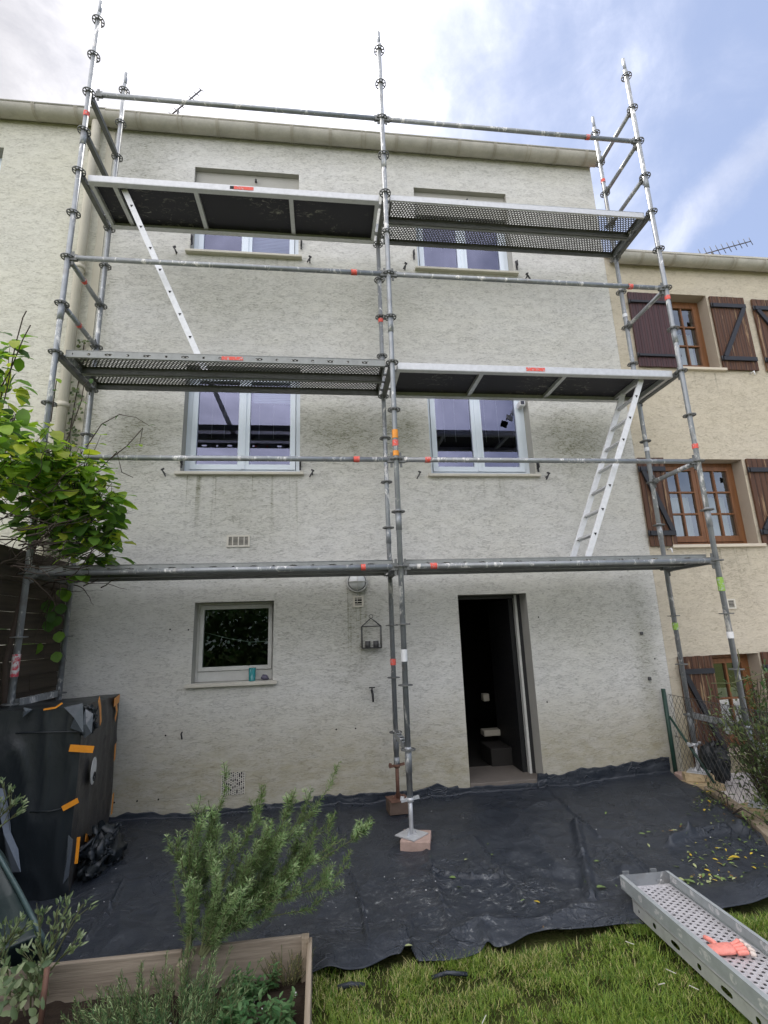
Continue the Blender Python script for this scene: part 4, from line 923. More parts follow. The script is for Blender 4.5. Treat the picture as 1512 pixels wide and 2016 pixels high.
def strip(parent, pts, wd, face, mt='orange', name='tape_strip', off=.028):
    """tape laid along a polyline on a face of the cabinet"""
    b = MB(); vs = []; nn = -EY if face == 'f' else EX
    for i, p in enumerate(pts):
        d = (Vector(pts[min(i+1, len(pts)-1)])-Vector(pts[max(i-1, 0)])).normalized(); s_ = d.cross(nn).normalized()*wd/2
        vs += [Vector(p)+nn*off-s_, Vector(p)+nn*off+s_]
    b.add(vs, [(2*i, 2*i+1, 2*i+3, 2*i+2) for i in range(len(pts)-1)]); o = b.build(name, M[mt], parent); sm = o.modifiers.new('solid', 'SOLIDIFY'); sm.thickness = .002; return o
strip(cab, [fp(139, 1471), fp(186, 1474)], .046, 'f'); strip(cab, [fp(125, 1590), fp(156, 1573)], .034, 'f')
strip(cab, [fp(152, 1697), fp(157, 1645)], .020, 'f'); strip(cab, [rp(160, 1650), rp(180, 1659)], .05, 'r')
strip(cab, [rp(187, 1377), rp(190, 1395), rp(191, 1425)], .05, 'r'); strip(cab, [rp(222, 1388), rp(224, 1400), rp(220, 1418)], .06, 'r'); strip(cab, [rp(221, 1465), rp(219, 1497)], .06, 'r'); strip(cab, [rp(217, 1562), rp(213, 1604)], .07, 'r'); strip(cab, [rp(218, 1384), rp(229, 1375)], .07, 'r')
strip(cab, [fp(88, 1396), fp(112, 1392), fp(125, 1383)], .012, 'f')
for pl in ([(32, 1443), (90, 1441), (150, 1440), (178, 1443)], [(60, 1597), (100, 1596), (126, 1590)]):
    b = MB(); b.tube([Vector(fp(*q_))-EY*.014 for q_ in pl], .005, 6); b.build('wrap_fold', M['wrap'], cab)
silver = plain('painted_fold_sheen', (.10, .115, .13), .22, 0, .3, 12, .4, .6)  # lighter grey facets paint the sheen of the wrap's reflective folds
for tri in ([(128, 1392), (166, 1383), (168, 1440), (140, 1432), (152, 1410)], [(49, 1392), (68, 1395), (50, 1410)], [(170, 1395), (186, 1404), (184, 1440), (168, 1452), (160, 1428)], [(130, 1700), (138, 1640), (148, 1648), (137, 1722), (127, 1735)]):
    b = MB(); V_ = [Vector(fp(*q_))-EY*(.022+.03*((i*7) % 3)/2) for i, q_ in enumerate(tri)]; cq = sum(V_, Vector())/len(V_)-EY*.02; b.add(V_+[cq], [(i, (i+1) % len(tri), len(tri)) for i in range(len(tri))]); o_ = b.build('fold_sheen', silver, cab); sm = o_.modifiers.new('solid', 'SOLIDIFY'); sm.thickness = .002
b = MB(); q = rp(176, 1518); ov = [(math.cos(a)*.085, math.sin(a)*.095) for a in [2*math.pi*i/20 for i in range(20)]]
b.add([q+EX*.030+EY*u+Vector((0, 0, v)) for u, v in ov]+[q+EX*.026+EY*u+Vector((0, 0, v)) for u, v in ov], [tuple(range(20))]+[(i, (i+1) % 20, 20+(i+1) % 20, 20+i) for i in range(20)]); ol = b.build('oval_label', M['pvc_d'], cab)
b = MB()
for k in range(3): b.tube([q+EX*.033+EY*(.02-.014*k+(.03-.008*k)*math.cos(a))+Vector((0, 0, -.045+(.03-.008*k)*math.sin(a))) for a in [2*math.pi*i/12 for i in range(13)]][:13 if k != 1 else 9], .0035, 4)
b.build('print_mark', M['gap'], ol)
def crumple(parent, c, r3, name, mt, seed, k=1., n=26, m=18):
    b = MB(); 
    for j in range(m+1):
        th = math.pi*j/m
        for i in range(n):
            ph = 2*math.pi*i/n; d = Vector((math.sin(th)*math.cos(ph), math.sin(th)*math.sin(ph), math.cos(th)))
            nv_ = noise.noise_vector(d*1.6+Vector((seed, 0, 0)))*.55*k+noise.noise_vector(d*4.+Vector((0, seed, 0)))*.28*k+noise.noise_vector(d*9.)*.09*k; e = d+nv_
            e = e*(1-.35*(1-abs(noise.noise(d*2.6+Vector((0, 0, seed)))))**4)
            b.v.append((c[0]+e.x*r3[0], c[1]+e.y*r3[1], max(c[2]-r3[2]*.9, c[2]+e.z*r3[2])))
    for j in range(m):
        for i in range(n): b.f.append((j*n+i, j*n+(i+1) % n, (j+1)*n+(i+1) % n, (j+1)*n+i)); b.m.append(0); b.sm.append(True)
    return b.build(name, mt, parent)
q = aZ(185, 1680, G+.1); crumple(cab, (-2.34, .05, G+.12), (.13, .24, .17), 'loose_plastic', M['wrap'], 3.3, 1.1, 60, 40)
q = fp(172, 1420); crumple(cab, tuple(q), (.06, .035, .10), 'loose_plastic', M['wrap'], 8.3, 1.2, 50, 36)

# dark green sheet draped over a low frame, lower left corner, and grey cloth strip
sh = empty('draped_furniture', (-2.6, -1.1, G), 'dark green plastic sheet draped over low garden furniture, bottom left', 'cover')
A1, A2 = aY(-60, 1600, -.95), aY(108, 1885, -1.32); 
ridge = [aY(-120, 1500, -.80), aY(0, 1683, -.95), aY(40, 1752, -1.05), aY(62, 1795, -1.15), aY(85, 1840, -1.25), aZ(108, 1888, G+.015)]
b = MB(); nn_ = 40; rows_ = []
def lerpL(P_, t_):
    k = t_*(len(P_)-1); i = min(int(k), len(P_)-2); return P_[i].lerp(P_[i+1], k-i)
for j in range(25):
    v = j/24; row = []
    for i in range(nn_+1):
        p = lerpL(ridge, i/nn_).copy()
        if v <= .5:   # back side down to the ground
            k = (.5-v)*2; p.y += k*.18; p.z = p.z+(G-p.z)*k**1.5
        else:
            k = (v-.5)*2; p.x -= k*.75; p.y -= k*.2; p.z = p.z+(G-p.z)*k**1.3
        p += noise.noise_vector(p*3.5)*.018; p.z = max(p.z, G+.005); row.append(tuple(p))
    rows_.append(row)
for row in rows_: b.v += row
for j in range(24):
    for i in range(nn_): a = j*(nn_+1)+i; b.f.append((a, a+1, a+nn_+2, a+nn_+1)); b.m.append(0); b.sm.append(True)
b.build('sheet', M['sheetgreen'], sh); 
b = MB(); b.tube([p+Vector((0, -.012, .0)) for p in ridge], .012, 8); b.build('folded_edge', plain('painted_fold_shine', (.06, .10, .10), .35, 0, .3, 9, .2, .5), sh)  # paler tube paints the shine along the folded edge
b = MB(); P1 = [(-8, 1550), (10, 1553), (18, 1600), (22, 1640), (36, 1672), (41, 1716), (24, 1717), (12, 1680), (8, 1640), (-8, 1560)]
ya_ = -.42
b.add([tuple(aY(px, py, ya_+.02*math.sin(i*2.1))) for i, (px, py) in enumerate(P1)], [tuple(range(len(P1)))]); o = b.build('cloth_strip', M['pet']); s2 = o.modifiers.new('solid', 'SOLIDIFY'); s2.thickness = .006
tag(o, 'grey fleece strip hanging in front of the wrapped cabinet', 'cloth')

# ------------------------------------------------------------------ left fence
FX = -3.24
fe = empty('board_fence', (FX, 0, G), 'dark mossy wooden board fence behind the wrapped cabinet', 'fence')
b = MB(); zf = G; k = 0; ftop = aX(20, 1095, FX).z
while zf < ftop:
    hh = rnd(.125, .145); y = -3.2
    while y < W-.02:
        L = rnd(.5, .9) if k % 1 == 0 else 1.; y1 = min(y+L, W-.02); b.add([(FX+rnd(-.004, .004)-.02, y+.003, zf+.003), (FX+rnd(0, .012), y+.003, zf+.003), (FX+rnd(-.004, .002), y+.003, zf+hh), (FX-.02, y+.003, zf+hh), (FX-.02, y1-.003, zf+.003), (FX+rnd(0, .012), y1-.003, zf+.003), (FX+rnd(-.004, .002), y1-.003, zf+hh), (FX-.02, y1-.003, zf+hh)],
              [(0, 3, 2, 1), (4, 5, 6, 7), (1, 2, 6, 5), (0, 4, 7, 3), (3, 7, 6, 2), (0, 1, 5, 4)]); y = y1
    zf += hh; k += 1
b.build('boards', M['fence'], fe)
for y in (-1.6, -.2, .97): q = MB(); q.box(FX-.09, FX-.021, y-.035, y+.035, G-.1, ftop+.05); q.build('post', M['fence'], fe)

# ------------------------------------------------------------------ vine
def grow(b, p, d, n_, step, r0, wob, grav=0, mi=0):
    pts = [Vector(p)]; d = Vector(d).normalized()
    for i in range(n_):
        d = (d+Vector((rnd(-wob, wob), rnd(-wob, wob), rnd(-wob, wob)-grav))).normalized(); pts.append(pts[-1]+d*step)
    b.tube(pts, [r0*(1-.75*i/n_) for i in range(n_+1)], 5, mi, False); return pts
vine = empty('climbing_vine', (-3.2, .1, G), 'broad leaved green vine spilling over the fence onto the scaffold', 'vine')
tw = MB(); lf = MB()
# dense crown: leaves spread on twig fans through an uneven volume
cl = [(-3.1, -.35, .98, .40, .40, .28, 130), (-2.85, -.15, .82, .36, .35, .26, 140), (-2.66, -.1, .60, .34, .30, .26, 150), (-3.2, -.5, .72, .40, .4, .26, 120), (-2.8, .0, .42, .42, .35, .18, 90), (-3.32, -.6, 1.35, .22, .3, .35, 75), (-2.62, 0.05, .22, .26, .25, .20, 65), (-3.35, -.5, 1.75, .12, .2, .25, 16)]
for (x, y, z, rx, ry, rz_, k) in cl:
    for _ in range(int(k*1.55)):
        while True:
            u = Vector((rnd(-1, 1), rnd(-1, 1), rnd(-1, 1)))
            if .25 < u.length < 1: break
        p = Vector((x+u.x*rx, y+u.y*ry, z+u.z*rz_)); up = u.normalized()
        L = rnd(.06, .165); out = Vector((u.x+rnd(-.7, .7), u.y-.3+rnd(-.6, .6), rnd(-.75, .15))).normalized()
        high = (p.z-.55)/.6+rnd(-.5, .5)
        mi = random.choices((0, 1, 2, 3), (3, 3, 1, 1.6) if high > 0 else (1, 2.5, 3, .3))[0]  # leaf colours paint the crown bright on top and shaded below
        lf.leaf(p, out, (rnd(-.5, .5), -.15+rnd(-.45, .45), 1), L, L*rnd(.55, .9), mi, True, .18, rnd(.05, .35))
        if random.random() < .4: tw.tube([p, p-out*.05+Vector((0, 0, .02)), Vector((x, y, z-.1)).lerp(p, .6)], .0025, 4, 0, False)
# woody tangle beneath
for _ in range(170):
    p = Vector((rnd(-3.3, -2.7), rnd(-.6, .6), rnd(-.1, .6))); grow(tw, p, (rnd(.3, 1), rnd(-.5, .5), rnd(-.1, .3)), 9, rnd(.03, .06), rnd(.003, .007), .35, -.01)
# shoots reaching up on the far left and arching to the right
for (a, dirv, n_, st) in (((-3.25, -.75, 1.2), (.05, 0, 1), 9, .09), ((-3.35, -.6, 1.3), (.1, -.1, 1), 7, .09), ((-3.1, -.6, 1.1), (.1, 0, 1), 7, .08), ((-2.9, .3, .9), (.3, 0, 1), 5, .09)):
    pts = grow(tw, a, dirv, n_, st, .006, .12)
    for i, p in enumerate(pts[1:]):
        for s_ in (-1, 1):
            if random.random() < .8: lf.leaf(p, (s_*rnd(.4, 1), rnd(-.6, .3), rnd(-.3, .4)), (0, -.5, 1), rnd(.05, .12), rnd(.04, .085), random.choice((0, 1, 1, 3)), True, .2, .2)
for px in ([(170, 880), (200, 835), (235, 816), (268, 822), (293, 838)], [(215, 905), (250, 878), (275, 850), (281, 842), (275, 875)], [(190, 930), (230, 890), (240, 930), (262, 940)], [(130, 870), (160, 790), (165, 760), (180, 745)], [(100, 830), (108, 770), (112, 745)]):
    pts = [aY(x, y, -.05) for x, y in px]; tw.tube(pts, [.005, .0045, .004, .003, .0025][:len(pts)], 5, 0, False)
    for p in pts[1:]:
        for _ in range(2):
            if random.random() < .45: lf.leaf(p, (rnd(-1, 1), rnd(-.5, .2), rnd(-.8, .4)), (0, -.5, 1), rnd(.03, .07), rnd(.02, .05), random.choice((0, 1, 2)), True, .2, .3)
for _ in range(110):
    p = aY(rnd(-40, 46), rnd(650, 880), -1.0+rnd(-.1, .1)); L = rnd(.08, .135); lf.leaf(p, (rnd(-.3, 1), rnd(-.6, .2), rnd(-.5, .3)), (rnd(-.4, .4), -.5, 1), L, L*rnd(.55, .8), random.choice((1, 1, 0, 2, 3)), True, .2, .25)
for pl in ([(-10, 860), (15, 760), (30, 680), (45, 625), (52, 612)], [(-20, 800), (20, 730), (45, 668), (60, 640)]): tw.tube([aY(x, y, -1.0) for x, y in pl], .004, 5, 0, False)
# low leaves by the wall corner
for (px, py) in ((122, 1168), (95, 1195), (118, 1200), (97, 1232), (118, 1225), (70, 1250), (115, 1255), (60, 1275), (80, 1278), (108, 1295), (5, 1120), (8, 1235), (15, 1260), (128, 1175), (104, 1215)):
    p = aY(px, py, .62); L = rnd(.10, .14); lf.leaf(p+Vector((0, 0, L/2)), (rnd(-.5, .5), -.4, -1), (rnd(-.3, .3), -1, .4), L, L*.9, random.choice((1, 2, 2)), True, .1, .1)
for _ in range(5): grow(tw, (-3.15, .6, rnd(-.1, .0)), (rnd(-.2, .2), 0, -1), 10, .07, .004, .2)
tw.build('stem', M['twig'], vine); lf.build('foliage', VINE, vine)
trunk = MB(); trunk.tube([(-3.18, .2, G), (-3.15, .15, -1.4), (-3.2, .1, -.7), (-3.1, .05, 0), (-3., 0, .5)], [.03, .026, .022, .018, .012], 8); trunk.build('trunk', M['twig'], vine)
# ivy behind the downpipe
iv = empty('ivy', (-3.36, W-.05, .2), 'dark ivy strand climbing the wall beside the downpipe', 'ivy'); tw = MB(); lf = MB()
pts = [Vector((-3.36+.02*math.sin(z*3), W-.03, z)) for z in [.3+.2*i for i in range(13)]]; tw.tube(pts, .006, 5)
for _ in range(170):
    z = rnd(.2, 2.75); p = Vector((-3.36+rnd(-.05, .09), W-.05+rnd(-.03, .02), z)); lf.leaf(p, (rnd(-1, 1), -.3, rnd(-1, .5)), (0, -1, .3), rnd(.025, .05), rnd(.025, .045), random.choice((0, 0, 1)), True)
tw.build('stem', M['twig'], iv); lf.build('foliage', SHRUB, iv)

# ------------------------------------------------------------------ raised bed
bed = empty('raised_bed', (-1.3, -1.8, G), 'raised planting bed edged with weathered timber boards', 'raised bed')
def board(mb, a, c, z0, z1, th): 
    a, c = Vector(a), Vector(c); mb.bar((a.x, a.y, (z0+z1)/2), (c.x, c.y, (z0+z1)/2), th, z1-z0)
b = MB(); board(b, (-2.6, -1.475), (-1.36, -1.475), G-.02, -2.0, .027); b.build('edge_board', M['bed'], bed, bevel=.004)
b = MB(); board(b, (-1.355, -1.462), (-.775, -1.455), G-.02, -2.0, .022); b.build('edge_board', M['bed'], bed, bevel=.004)
b = MB(); board(b, (-.757, -1.47), (-.742, -3.3), G-.02, -2.005, .024); b.build('edge_board', M['bed_y'], bed, bevel=.004)
for q_ in ((-.795, -.76, -1.52, -1.475, G-.05, -1.985), (-1.37, -1.33, -1.54, -1.495, G-.05, -2.03)): b = MB(); b.box(*q_); b.build('corner_post', M['bed_y'], bed)
b = MB(); n_ = 90
for j in range(n_+1):
    for i in range(n_+1):
        x = -2.7+1.93*i/n_; y = -3.3+1.81*j/n_; b.v.append((x, y, G+.045+.02*noise.noise(Vector((x*5, y*5, 0)))+.015*noise.noise(Vector((x*23, y*23, 0)))))
for j in range(n_):
    for i in range(n_): a = j*(n_+1)+i; b.f.append((a, a+1, a+n_+2, a+n_+1)); b.m.append(0); b.sm.append(False)
tag(b.build('soil', M['soil']), kind='structure')

def needle_shrub(name, lab, stems, mats, nl=.022, nw=.0035, dens=260, cat='shrub', lean=.9):
    r_ = empty(name, stems[0][0], lab, cat); tw = MB(); lf = MB()
    for pts, rad in [(s_[:-1], s_[-1]) for s_ in stems]:
        P_ = [Vector(q) for q in pts]; tw.tube(P_, [rad*(1-.7*i/(len(P_)-1)) for i in range(len(P_))], 5, 0, False)
        L = sum((c-a).length for a, c in zip(P_, P_[1:])); cnt = int(L*dens)
        for _ in range(cnt):
            t_ = rnd(.0, 1.); k = t_*(len(P_)-1); i = min(int(k), len(P_)-2); p = P_[i].lerp(P_[i+1], k-i); ax = (P_[i+1]-P_[i]).normalized()
            o_ = Vector((rnd(-1, 1), rnd(-1, 1), rnd(-1, 1))); o_ = (o_-ax*o_.dot(ax)); 
            if o_.length < .1: continue
            o_.normalize(); d = (ax*lean+o_).normalized(); l_ = nl*rnd(.6, 1.15)*(1-.35*t_); s_ = d.cross(o_).normalized()*nw/2 if d.cross(o_).length > .01 else Vector((nw/2, 0, 0))
            m_ = p+d*l_*.55; up = o_*.002
            lf.add([p, m_-s_, p+d*l_, m_+s_], [(0, 1, 2, 3)], random.choices(range(len(mats)), (3, 3, 2)[:len(mats)])[0], False)
    tw.build('stem', M['twig_g'], r_); lf.build('foliage', mats, r_); return r_
# rosemary: shoots traced by where their tips stand, rooted at the back corner of the bed
def shoot(root, tip, mid_off, n=6):
    a, c = Vector(root), Vector(tip); m_ = (a+c)/2+Vector(mid_off); return [tuple((a*(1-t_)**2+m_*2*t_*(1-t_)+c*t_*t_)) for t_ in [i/n for i in range(n+1)]]
ro_root = Vector((-1.33, -1.56, G+.06)); stems = []
def bez(pl, yy0, yy1, n=14):
    P_ = [aY(px, py, yy0+(yy1-yy0)*i/(len(pl)-1)) for i, (px, py) in enumerate(pl)]; out = []
    for k in range(n+1):
        t_ = k/n*(len(P_)-1); i = min(int(t_), len(P_)-2); u = t_-i; p0 = P_[max(i-1, 0)]; p1 = P_[i]; p2 = P_[i+1]; p3 = P_[min(i+2, len(P_)-1)]
        out.append(.5*((2*p1)+(p2-p0)*u+(2*p0-5*p1+4*p2-p3)*u*u+(3*p1-p0-3*p2+p3)*u**3))
    return out
limbs = [([(400, 1885), (450, 1835), (530, 1805), (620, 1790)], -1.42), ([(372, 1885), (385, 1800), (400, 1740), (430, 1700)], -1.35), ([(396, 1885), (430, 1810), (470, 1760), (520, 1680)], -1.48), ([(400, 1885), (460, 1820), (560, 1750), (620, 1650)], -1.35), ([(368, 1880), (374, 1800), (372, 1730), (352, 1690)], -1.5), ([(366, 1885), (376, 1780), (392, 1700), (420, 1620), (447, 1548)], -1.42), ([(372, 1880), (380, 1770), (372, 1690), (388, 1612)], -1.5),
         ([(392, 1880), (425, 1780), (455, 1700), (490, 1640), (512, 1594)], -1.36), ([(398, 1885), (450, 1780), (520, 1690), (600, 1610), (656, 1540)], -1.3), ([(396, 1880), (440, 1790), (490, 1720), (540, 1650), (585, 1574)], -1.4),
         ([(400, 1885), (470, 1790), (560, 1725), (650, 1680), (732, 1628)], -1.3), ([(402, 1885), (470, 1800), (550, 1770), (630, 1745), (690, 1700)], -1.45), ([(398, 1880), (440, 1800), (510, 1750), (590, 1680), (660, 1600)], -1.25), ([(395, 1880), (410, 1800), (425, 1730), (420, 1660)], -1.45), ([(398, 1880), (450, 1810), (520, 1760), (600, 1700), (680, 1650)], -1.4)]
ML_ = []
for pl, yy in limbs:
    B_ = bez(pl, -1.54, yy+rnd(-.05, .05)); stems.append([tuple(q) for q in B_]+[.006]); ML_.append(B_)
subs = []
for B_ in ML_:
    L_ = sum((c-a).length for a, c in zip(B_, B_[1:]))
    for k in range(int(L_*21)):
        t_ = rnd(.12, .95); i = int(t_*14); p = B_[i]; ax_ = (B_[min(i+1, 14)]-B_[i-1]).normalized(); d = (ax_+Vector((rnd(-.6, .6), rnd(-.7, .7), rnd(-.35, .6)))).normalized(); L = rnd(.10, .24)*(1.15-.6*t_)
        S = [p, p+d*L*.5, p+d*L+Vector((0, 0, L*.22))]; stems.append([tuple(q) for q in S]+[.0022]); subs.append(S)
for S in subs:
    for _ in range(2):
        p = S[1].lerp(S[2], rnd(0, .6)); d = ((S[2]-S[1]).normalized()+Vector((rnd(-.8, .8), rnd(-.8, .8), rnd(-.2, .7)))).normalized(); L = rnd(.03, .08); stems.append([tuple(p), tuple(p+d*L*.5), tuple(p+d*L+Vector((0, 0, .01)))]+[.0014])
main_st = [s_ for s_ in stems if len(s_) > 5]; side_st = [s_ for s_ in stems if len(s_) <= 5]
rr = empty('rosemary_bush', ro_root, 'large rosemary bush leaning right over the bed edge', 'shrub'); tw = MB(); lf = MB()
def needles(lf, P_, t0, dens, nl, nw, mats_w=(3, 3, 2), lean=.9):
    P_ = [Vector(q) for q in P_]; L = sum((c-a).length for a, c in zip(P_, P_[1:]))
    for _ in range(int(L*(1-t0)*dens)):
        t_ = rnd(t0, 1.); k = t_*(len(P_)-1); i = min(int(k), len(P_)-2); p = P_[i].lerp(P_[i+1], k-i); ax = (P_[i+1]-P_[i]).normalized()
        o_ = Vector((rnd(-1, 1), rnd(-1, 1), rnd(-1, 1))); o_ = (o_-ax*o_.dot(ax))
        if o_.length < .1: continue
        o_.normalize(); d = (ax*lean+o_).normalized(); l_ = nl*rnd(.6, 1.2)*(1-.3*t_); s_ = d.cross(o_); s_ = s_.normalized()*nw/2 if s_.length > .01 else Vector((nw/2, 0, 0))
        m_ = p+d*l_*.5; lf.add([p, m_-s_, p+d*l_, m_+s_], [(0, 1, 2, 3)], random.choices(range(len(mats_w)), mats_w)[0])
for s_ in main_st: tw.tube(s_[:-1], [.0065*(1-.8*i/14) for i in range(15)], 5, 0, False); needles(lf, s_[:-1], .1, 480, .044, .0042, (4, 3, 1.2), .5)
for s_ in side_st: tw.tube(s_[:-1], .0016, 4, 0, False); needles(lf, s_[:-1], 0, 520, .041, .0040, (3.5, 3, 1.2), .45)
tw.build('stem', M['twig_g'], rr); lf.build('foliage', ROSE, rr)
# lavender like tuft, lower middle
def tuft(name, lab, c, r_xy, h, n_, mats, nl, nw, dens, cat='plant', w3=(3, 3, 2)):
    r_ = empty(name, c, lab, cat); tw = MB(); lf = MB()
    for _ in range(n_):
        a = rnd(0, 6.28); q = math.sqrt(rnd(0, 1)); p = Vector(c)+Vector((math.cos(a)*q*r_xy[0], math.sin(a)*q*r_xy[1], 0)); d = Vector((math.cos(a)*q*.7+rnd(-.25, .25), math.sin(a)*q*.5+rnd(-.25, .25), 1)).normalized(); L = h*rnd(.5, 1.1)
        P_ = [p, p+d*L*.5, p+d*L+Vector((rnd(-.02, .02), rnd(-.02, .02), 0))]; tw.tube(P_, .0018, 4, 0, False); needles(lf, P_, .1, dens, nl, nw, w3)
    tw.build('stem', M['twig_g'], r_); lf.build('foliage', mats, r_); return r_
tuft('lavender', 'low silvery green lavender clump at the bottom edge of the bed', (-1.33, -1.78, G+.05), (.24, .12), .24, 120, [ROSE[0], MINT[0], MINT[1]], .035, .0035, 300)
tuft('lavender', 'sprawling green lavender clump left of the bed divider', (-1.58, -1.70, G+.05), (.18, .08), .11, 50, [ROSE[0], MINT[0], ROSE[2]], .035, .0035, 260)
def leafy(name, lab, c, rx, ry, h, n_, L, Wd, mats, cat='plant', whorl=6):
    r_ = empty(name, c, lab, cat); tw = MB(); lf = MB()
    for _ in range(n_):
        p = Vector(c)+Vector((rnd(-rx, rx), rnd(-ry, ry), 0)); d = Vector((rnd(-.35, .35), rnd(-.35, .35), 1)).normalized(); H_ = h*rnd(.5, 1.1); tw.tube([p, p+d*H_], .0022, 4, 0, False)
        for k in range(whorl):
            t_ = .25+.75*k/(whorl-1); q = p+d*H_*t_; a0 = rnd(0, 3.14)
            for s_ in (0, math.pi):
                a = a0+s_+k*1.57; l_ = L*rnd(.6, 1.1)*(1.15-.6*abs(t_-.5)); lf.leaf(q, (math.cos(a), math.sin(a), rnd(.2, .9)), (0, 0, 1), l_, l_*Wd, random.randrange(len(mats)), True, .25, .25)
    tw.build('stem', M['twig_g'], r_); lf.build('foliage', mats, r_); return r_
leafy('mint', 'bushy mint plant at the right of the bed bottom', (-.98, -1.85, G+.05), .15, .10, .13, 42, .045, .42, MINT)
leafy('mint', 'small mint plant near the back right corner of the bed', (-1.0, -1.62, G+.05), .10, .06, .10, 16, .042, .42, MINT)
b = MB(); lp = empty('lettuce', (-1.18, -1.98, G+.05), 'young lettuce with yellow green leaves at the bottom edge', 'plant')
for k in range(6): a = k*1.05; b.leaf((-1.16, -1.93, G+.06), (math.cos(a), math.sin(a), 1.), (0, 0, 1), .10, .07, k % 2, True, .3, .1)
b.build('foliage', [VINE[3], VINE[0]], lp)
# dead grass by the corner
tuft('dry_grass', 'tuft of brown dry grass in the back right corner of the bed', (-.86, -1.53, G+.05), (.07, .03), .13, 60, [GRASS[2], GRASS[2], FALL[3]], .02, .002, 60)
# grey leaved sprays bottom left
spr = empty('sage_shrub', aZ(80, 1960, G), 'grey leaved shrub sprays rising at the bottom left corner', 'shrub'); tw = MB(); lf = MB()
def spray(px0, px1, yy, side=5, L=.032):
    a, c = aY(*px0, yy), aY(*px1, yy+rnd(-.05, .05)); S = shoot(a, c, (0, 0, .02), 6); tw.tube(S, [.004*(1-.6*i/6) for i in range(7)], 5, 0, False)
    for k in range(side):
        t_ = .35+.6*k/side; i = int(t_*6); p = Vector(S[i]); d = (c-a).normalized()+Vector((rnd(-.9, .9), rnd(-.4, .4), rnd(-.1, .5))); d.normalize(); q = p+d*rnd(.04, .10); tw.tube([p, q], .0018, 4, 0, False)
        for _ in range(5): lf.leaf(q+Vector((rnd(-.01, .01), 0, rnd(-.015, .01))), d+Vector((rnd(-.8, .8), rnd(-.8, .8), rnd(-.3, .6))), (rnd(-1, 1), -.6, .6), L*rnd(.7, 1.2), L*.3, random.choice((0, 0, 1, 2)), False, .3, .1)
    for _ in range(10):
        t_ = rnd(.3, 1); p = Vector(S[int(t_*6)]); lf.leaf(p, (c-a).normalized()+Vector((rnd(-.8, .8), rnd(-.8, .8), rnd(-.2, .6))), (rnd(-1, 1), -.6, .6), L*rnd(.7, 1.2), L*.3, random.choice((0, 0, 1, 2)), False, .3, .1)
for a, c in (((85, 1930), (72, 1778)), ((90, 1930), (112, 1790)), ((95, 1900), (133, 1782)), ((105, 1890), (163, 1780)), ((100, 1910), (150, 1860)), ((0, 1890), (55, 1822)), ((0, 1880), (30, 1835)), ((20, 1960), (5, 1850)), ((60, 1990), (60, 1900)), ((85, 1960), (58, 1880)), ((50, 2000), (20, 1930)), ((60, 2010), (85, 1920)), ((30, 2010), (60, 1935)), ((95, 1960), (70, 1850)), ((-10, 2000), (40, 1960)), ((20, 2016), (45, 1975))):
    spray(a, c, -1.62 if c[1] > 1700 else -1.2, 5)
for _ in range(45):
    p = aY(rnd(-10, 90), rnd(1900, 2020), -1.72+rnd(-.08, .08)); lf.leaf(p, (rnd(-1, 1), rnd(-.5, .5), rnd(0, 1)), (rnd(-.5, .5), -.8, .5), rnd(.03, .06), rnd(.015, .03), random.choice((0, 1, 2)), True, .3, .2)
tw.build('stem', M['twig_g'], spr); lf.build('foliage', GREY, spr)
spr = empty('sage_shrub', aZ(-60, 1960, G), 'small grey leaved sprigs reaching in at the left edge before the wrapped cabinet', 'shrub'); tw = MB(); lf = MB()
base_ = aY(-30, 1700, -1.2); tw.tube([aZ(-60, 1990, G), base_, aY(-10, 1625, -1.2)], [.006, .005, .004], 5, 0, False)
for a, c in (((-10, 1630), (22, 1552)), ((-12, 1640), (40, 1602)), ((-12, 1625), (35, 1575))): spray(a, c, -1.2, 5)
tw.build('stem', M['twig_g'], spr); lf.build('foliage', GREY, spr)
b = MB(); b.tube([aY(80, 2016, -1.75), aY(93, 1905, -1.72)], .012, 8); tag(b.build('garden_stake', M['rust']), 'short brown stake standing in the bed at bottom left', 'stake')
b = MB()
for _ in range(160):
    x, y = rnd(-1.75, -1.25), rnd(-1.95, -1.72); s_ = rnd(.002, .005); b.box(x-s_, x+s_, y-s_, y+s_, G+.05, G+.06+s_)
for _ in range(30):
    x, y = rnd(-1.2, -.8), rnd(-1.9, -1.6); s_ = rnd(.002, .004); b.box(x-s_, x+s_, y-s_, y+s_, G+.05, G+.06+s_)
tag(b.build('perlite', M['white']), 'white perlite grains in the bed soil', 'grains', kind='stuff')

# ------------------------------------------------------------------ lawn
b = MB()
for _ in range(100000):
    x = rnd(-.74, 2.4); y = rnd(-2.35, -1.2)
    if y > fy(x)-.0+rnd(-.01, .03): continue
    pz = gz(x, y)-.05+.035; pn = noise.noise(Vector((x*3, y*3, 2))); edge = abs(y-fy(x)); thin = noise.noise(Vector((x*6, y*6, 7)))
    if thin < -.12 and random.random() < .75: continue
    h = rnd(.010, .026)*(1.1+.8*pn); 
    if edge < .12: h *= 1.5
    a = rnd(0, 6.28); ln_ = rnd(.3, 1.5); dx, dy = math.cos(a)*ln_*h, math.sin(a)*ln_*h; wd = rnd(.0012, .0024); ax_, ay_ = -math.sin(a)*wd, math.cos(a)*wd
    straw = .28 if (x < .5 and edge < .35) else .12
    if pn > .1: straw *= .4
    r_ = random.random(); mi = 2 if r_ < straw else (1 if r_ < .4 else (3 if r_ < .6 else 0))
    b.add([(x-ax_, y-ay_, pz), (x+ax_, y+ay_, pz), (x+dx*.45+ax_*.7, y+dy*.45+ay_*.7, pz+h*.6), (x+dx*.45-ax_*.7, y+dy*.45-ay_*.7, pz+h*.6), (x+dx, y+dy, pz+h*.95)], [(0, 1, 2, 3), (3, 2, 4)], mi)
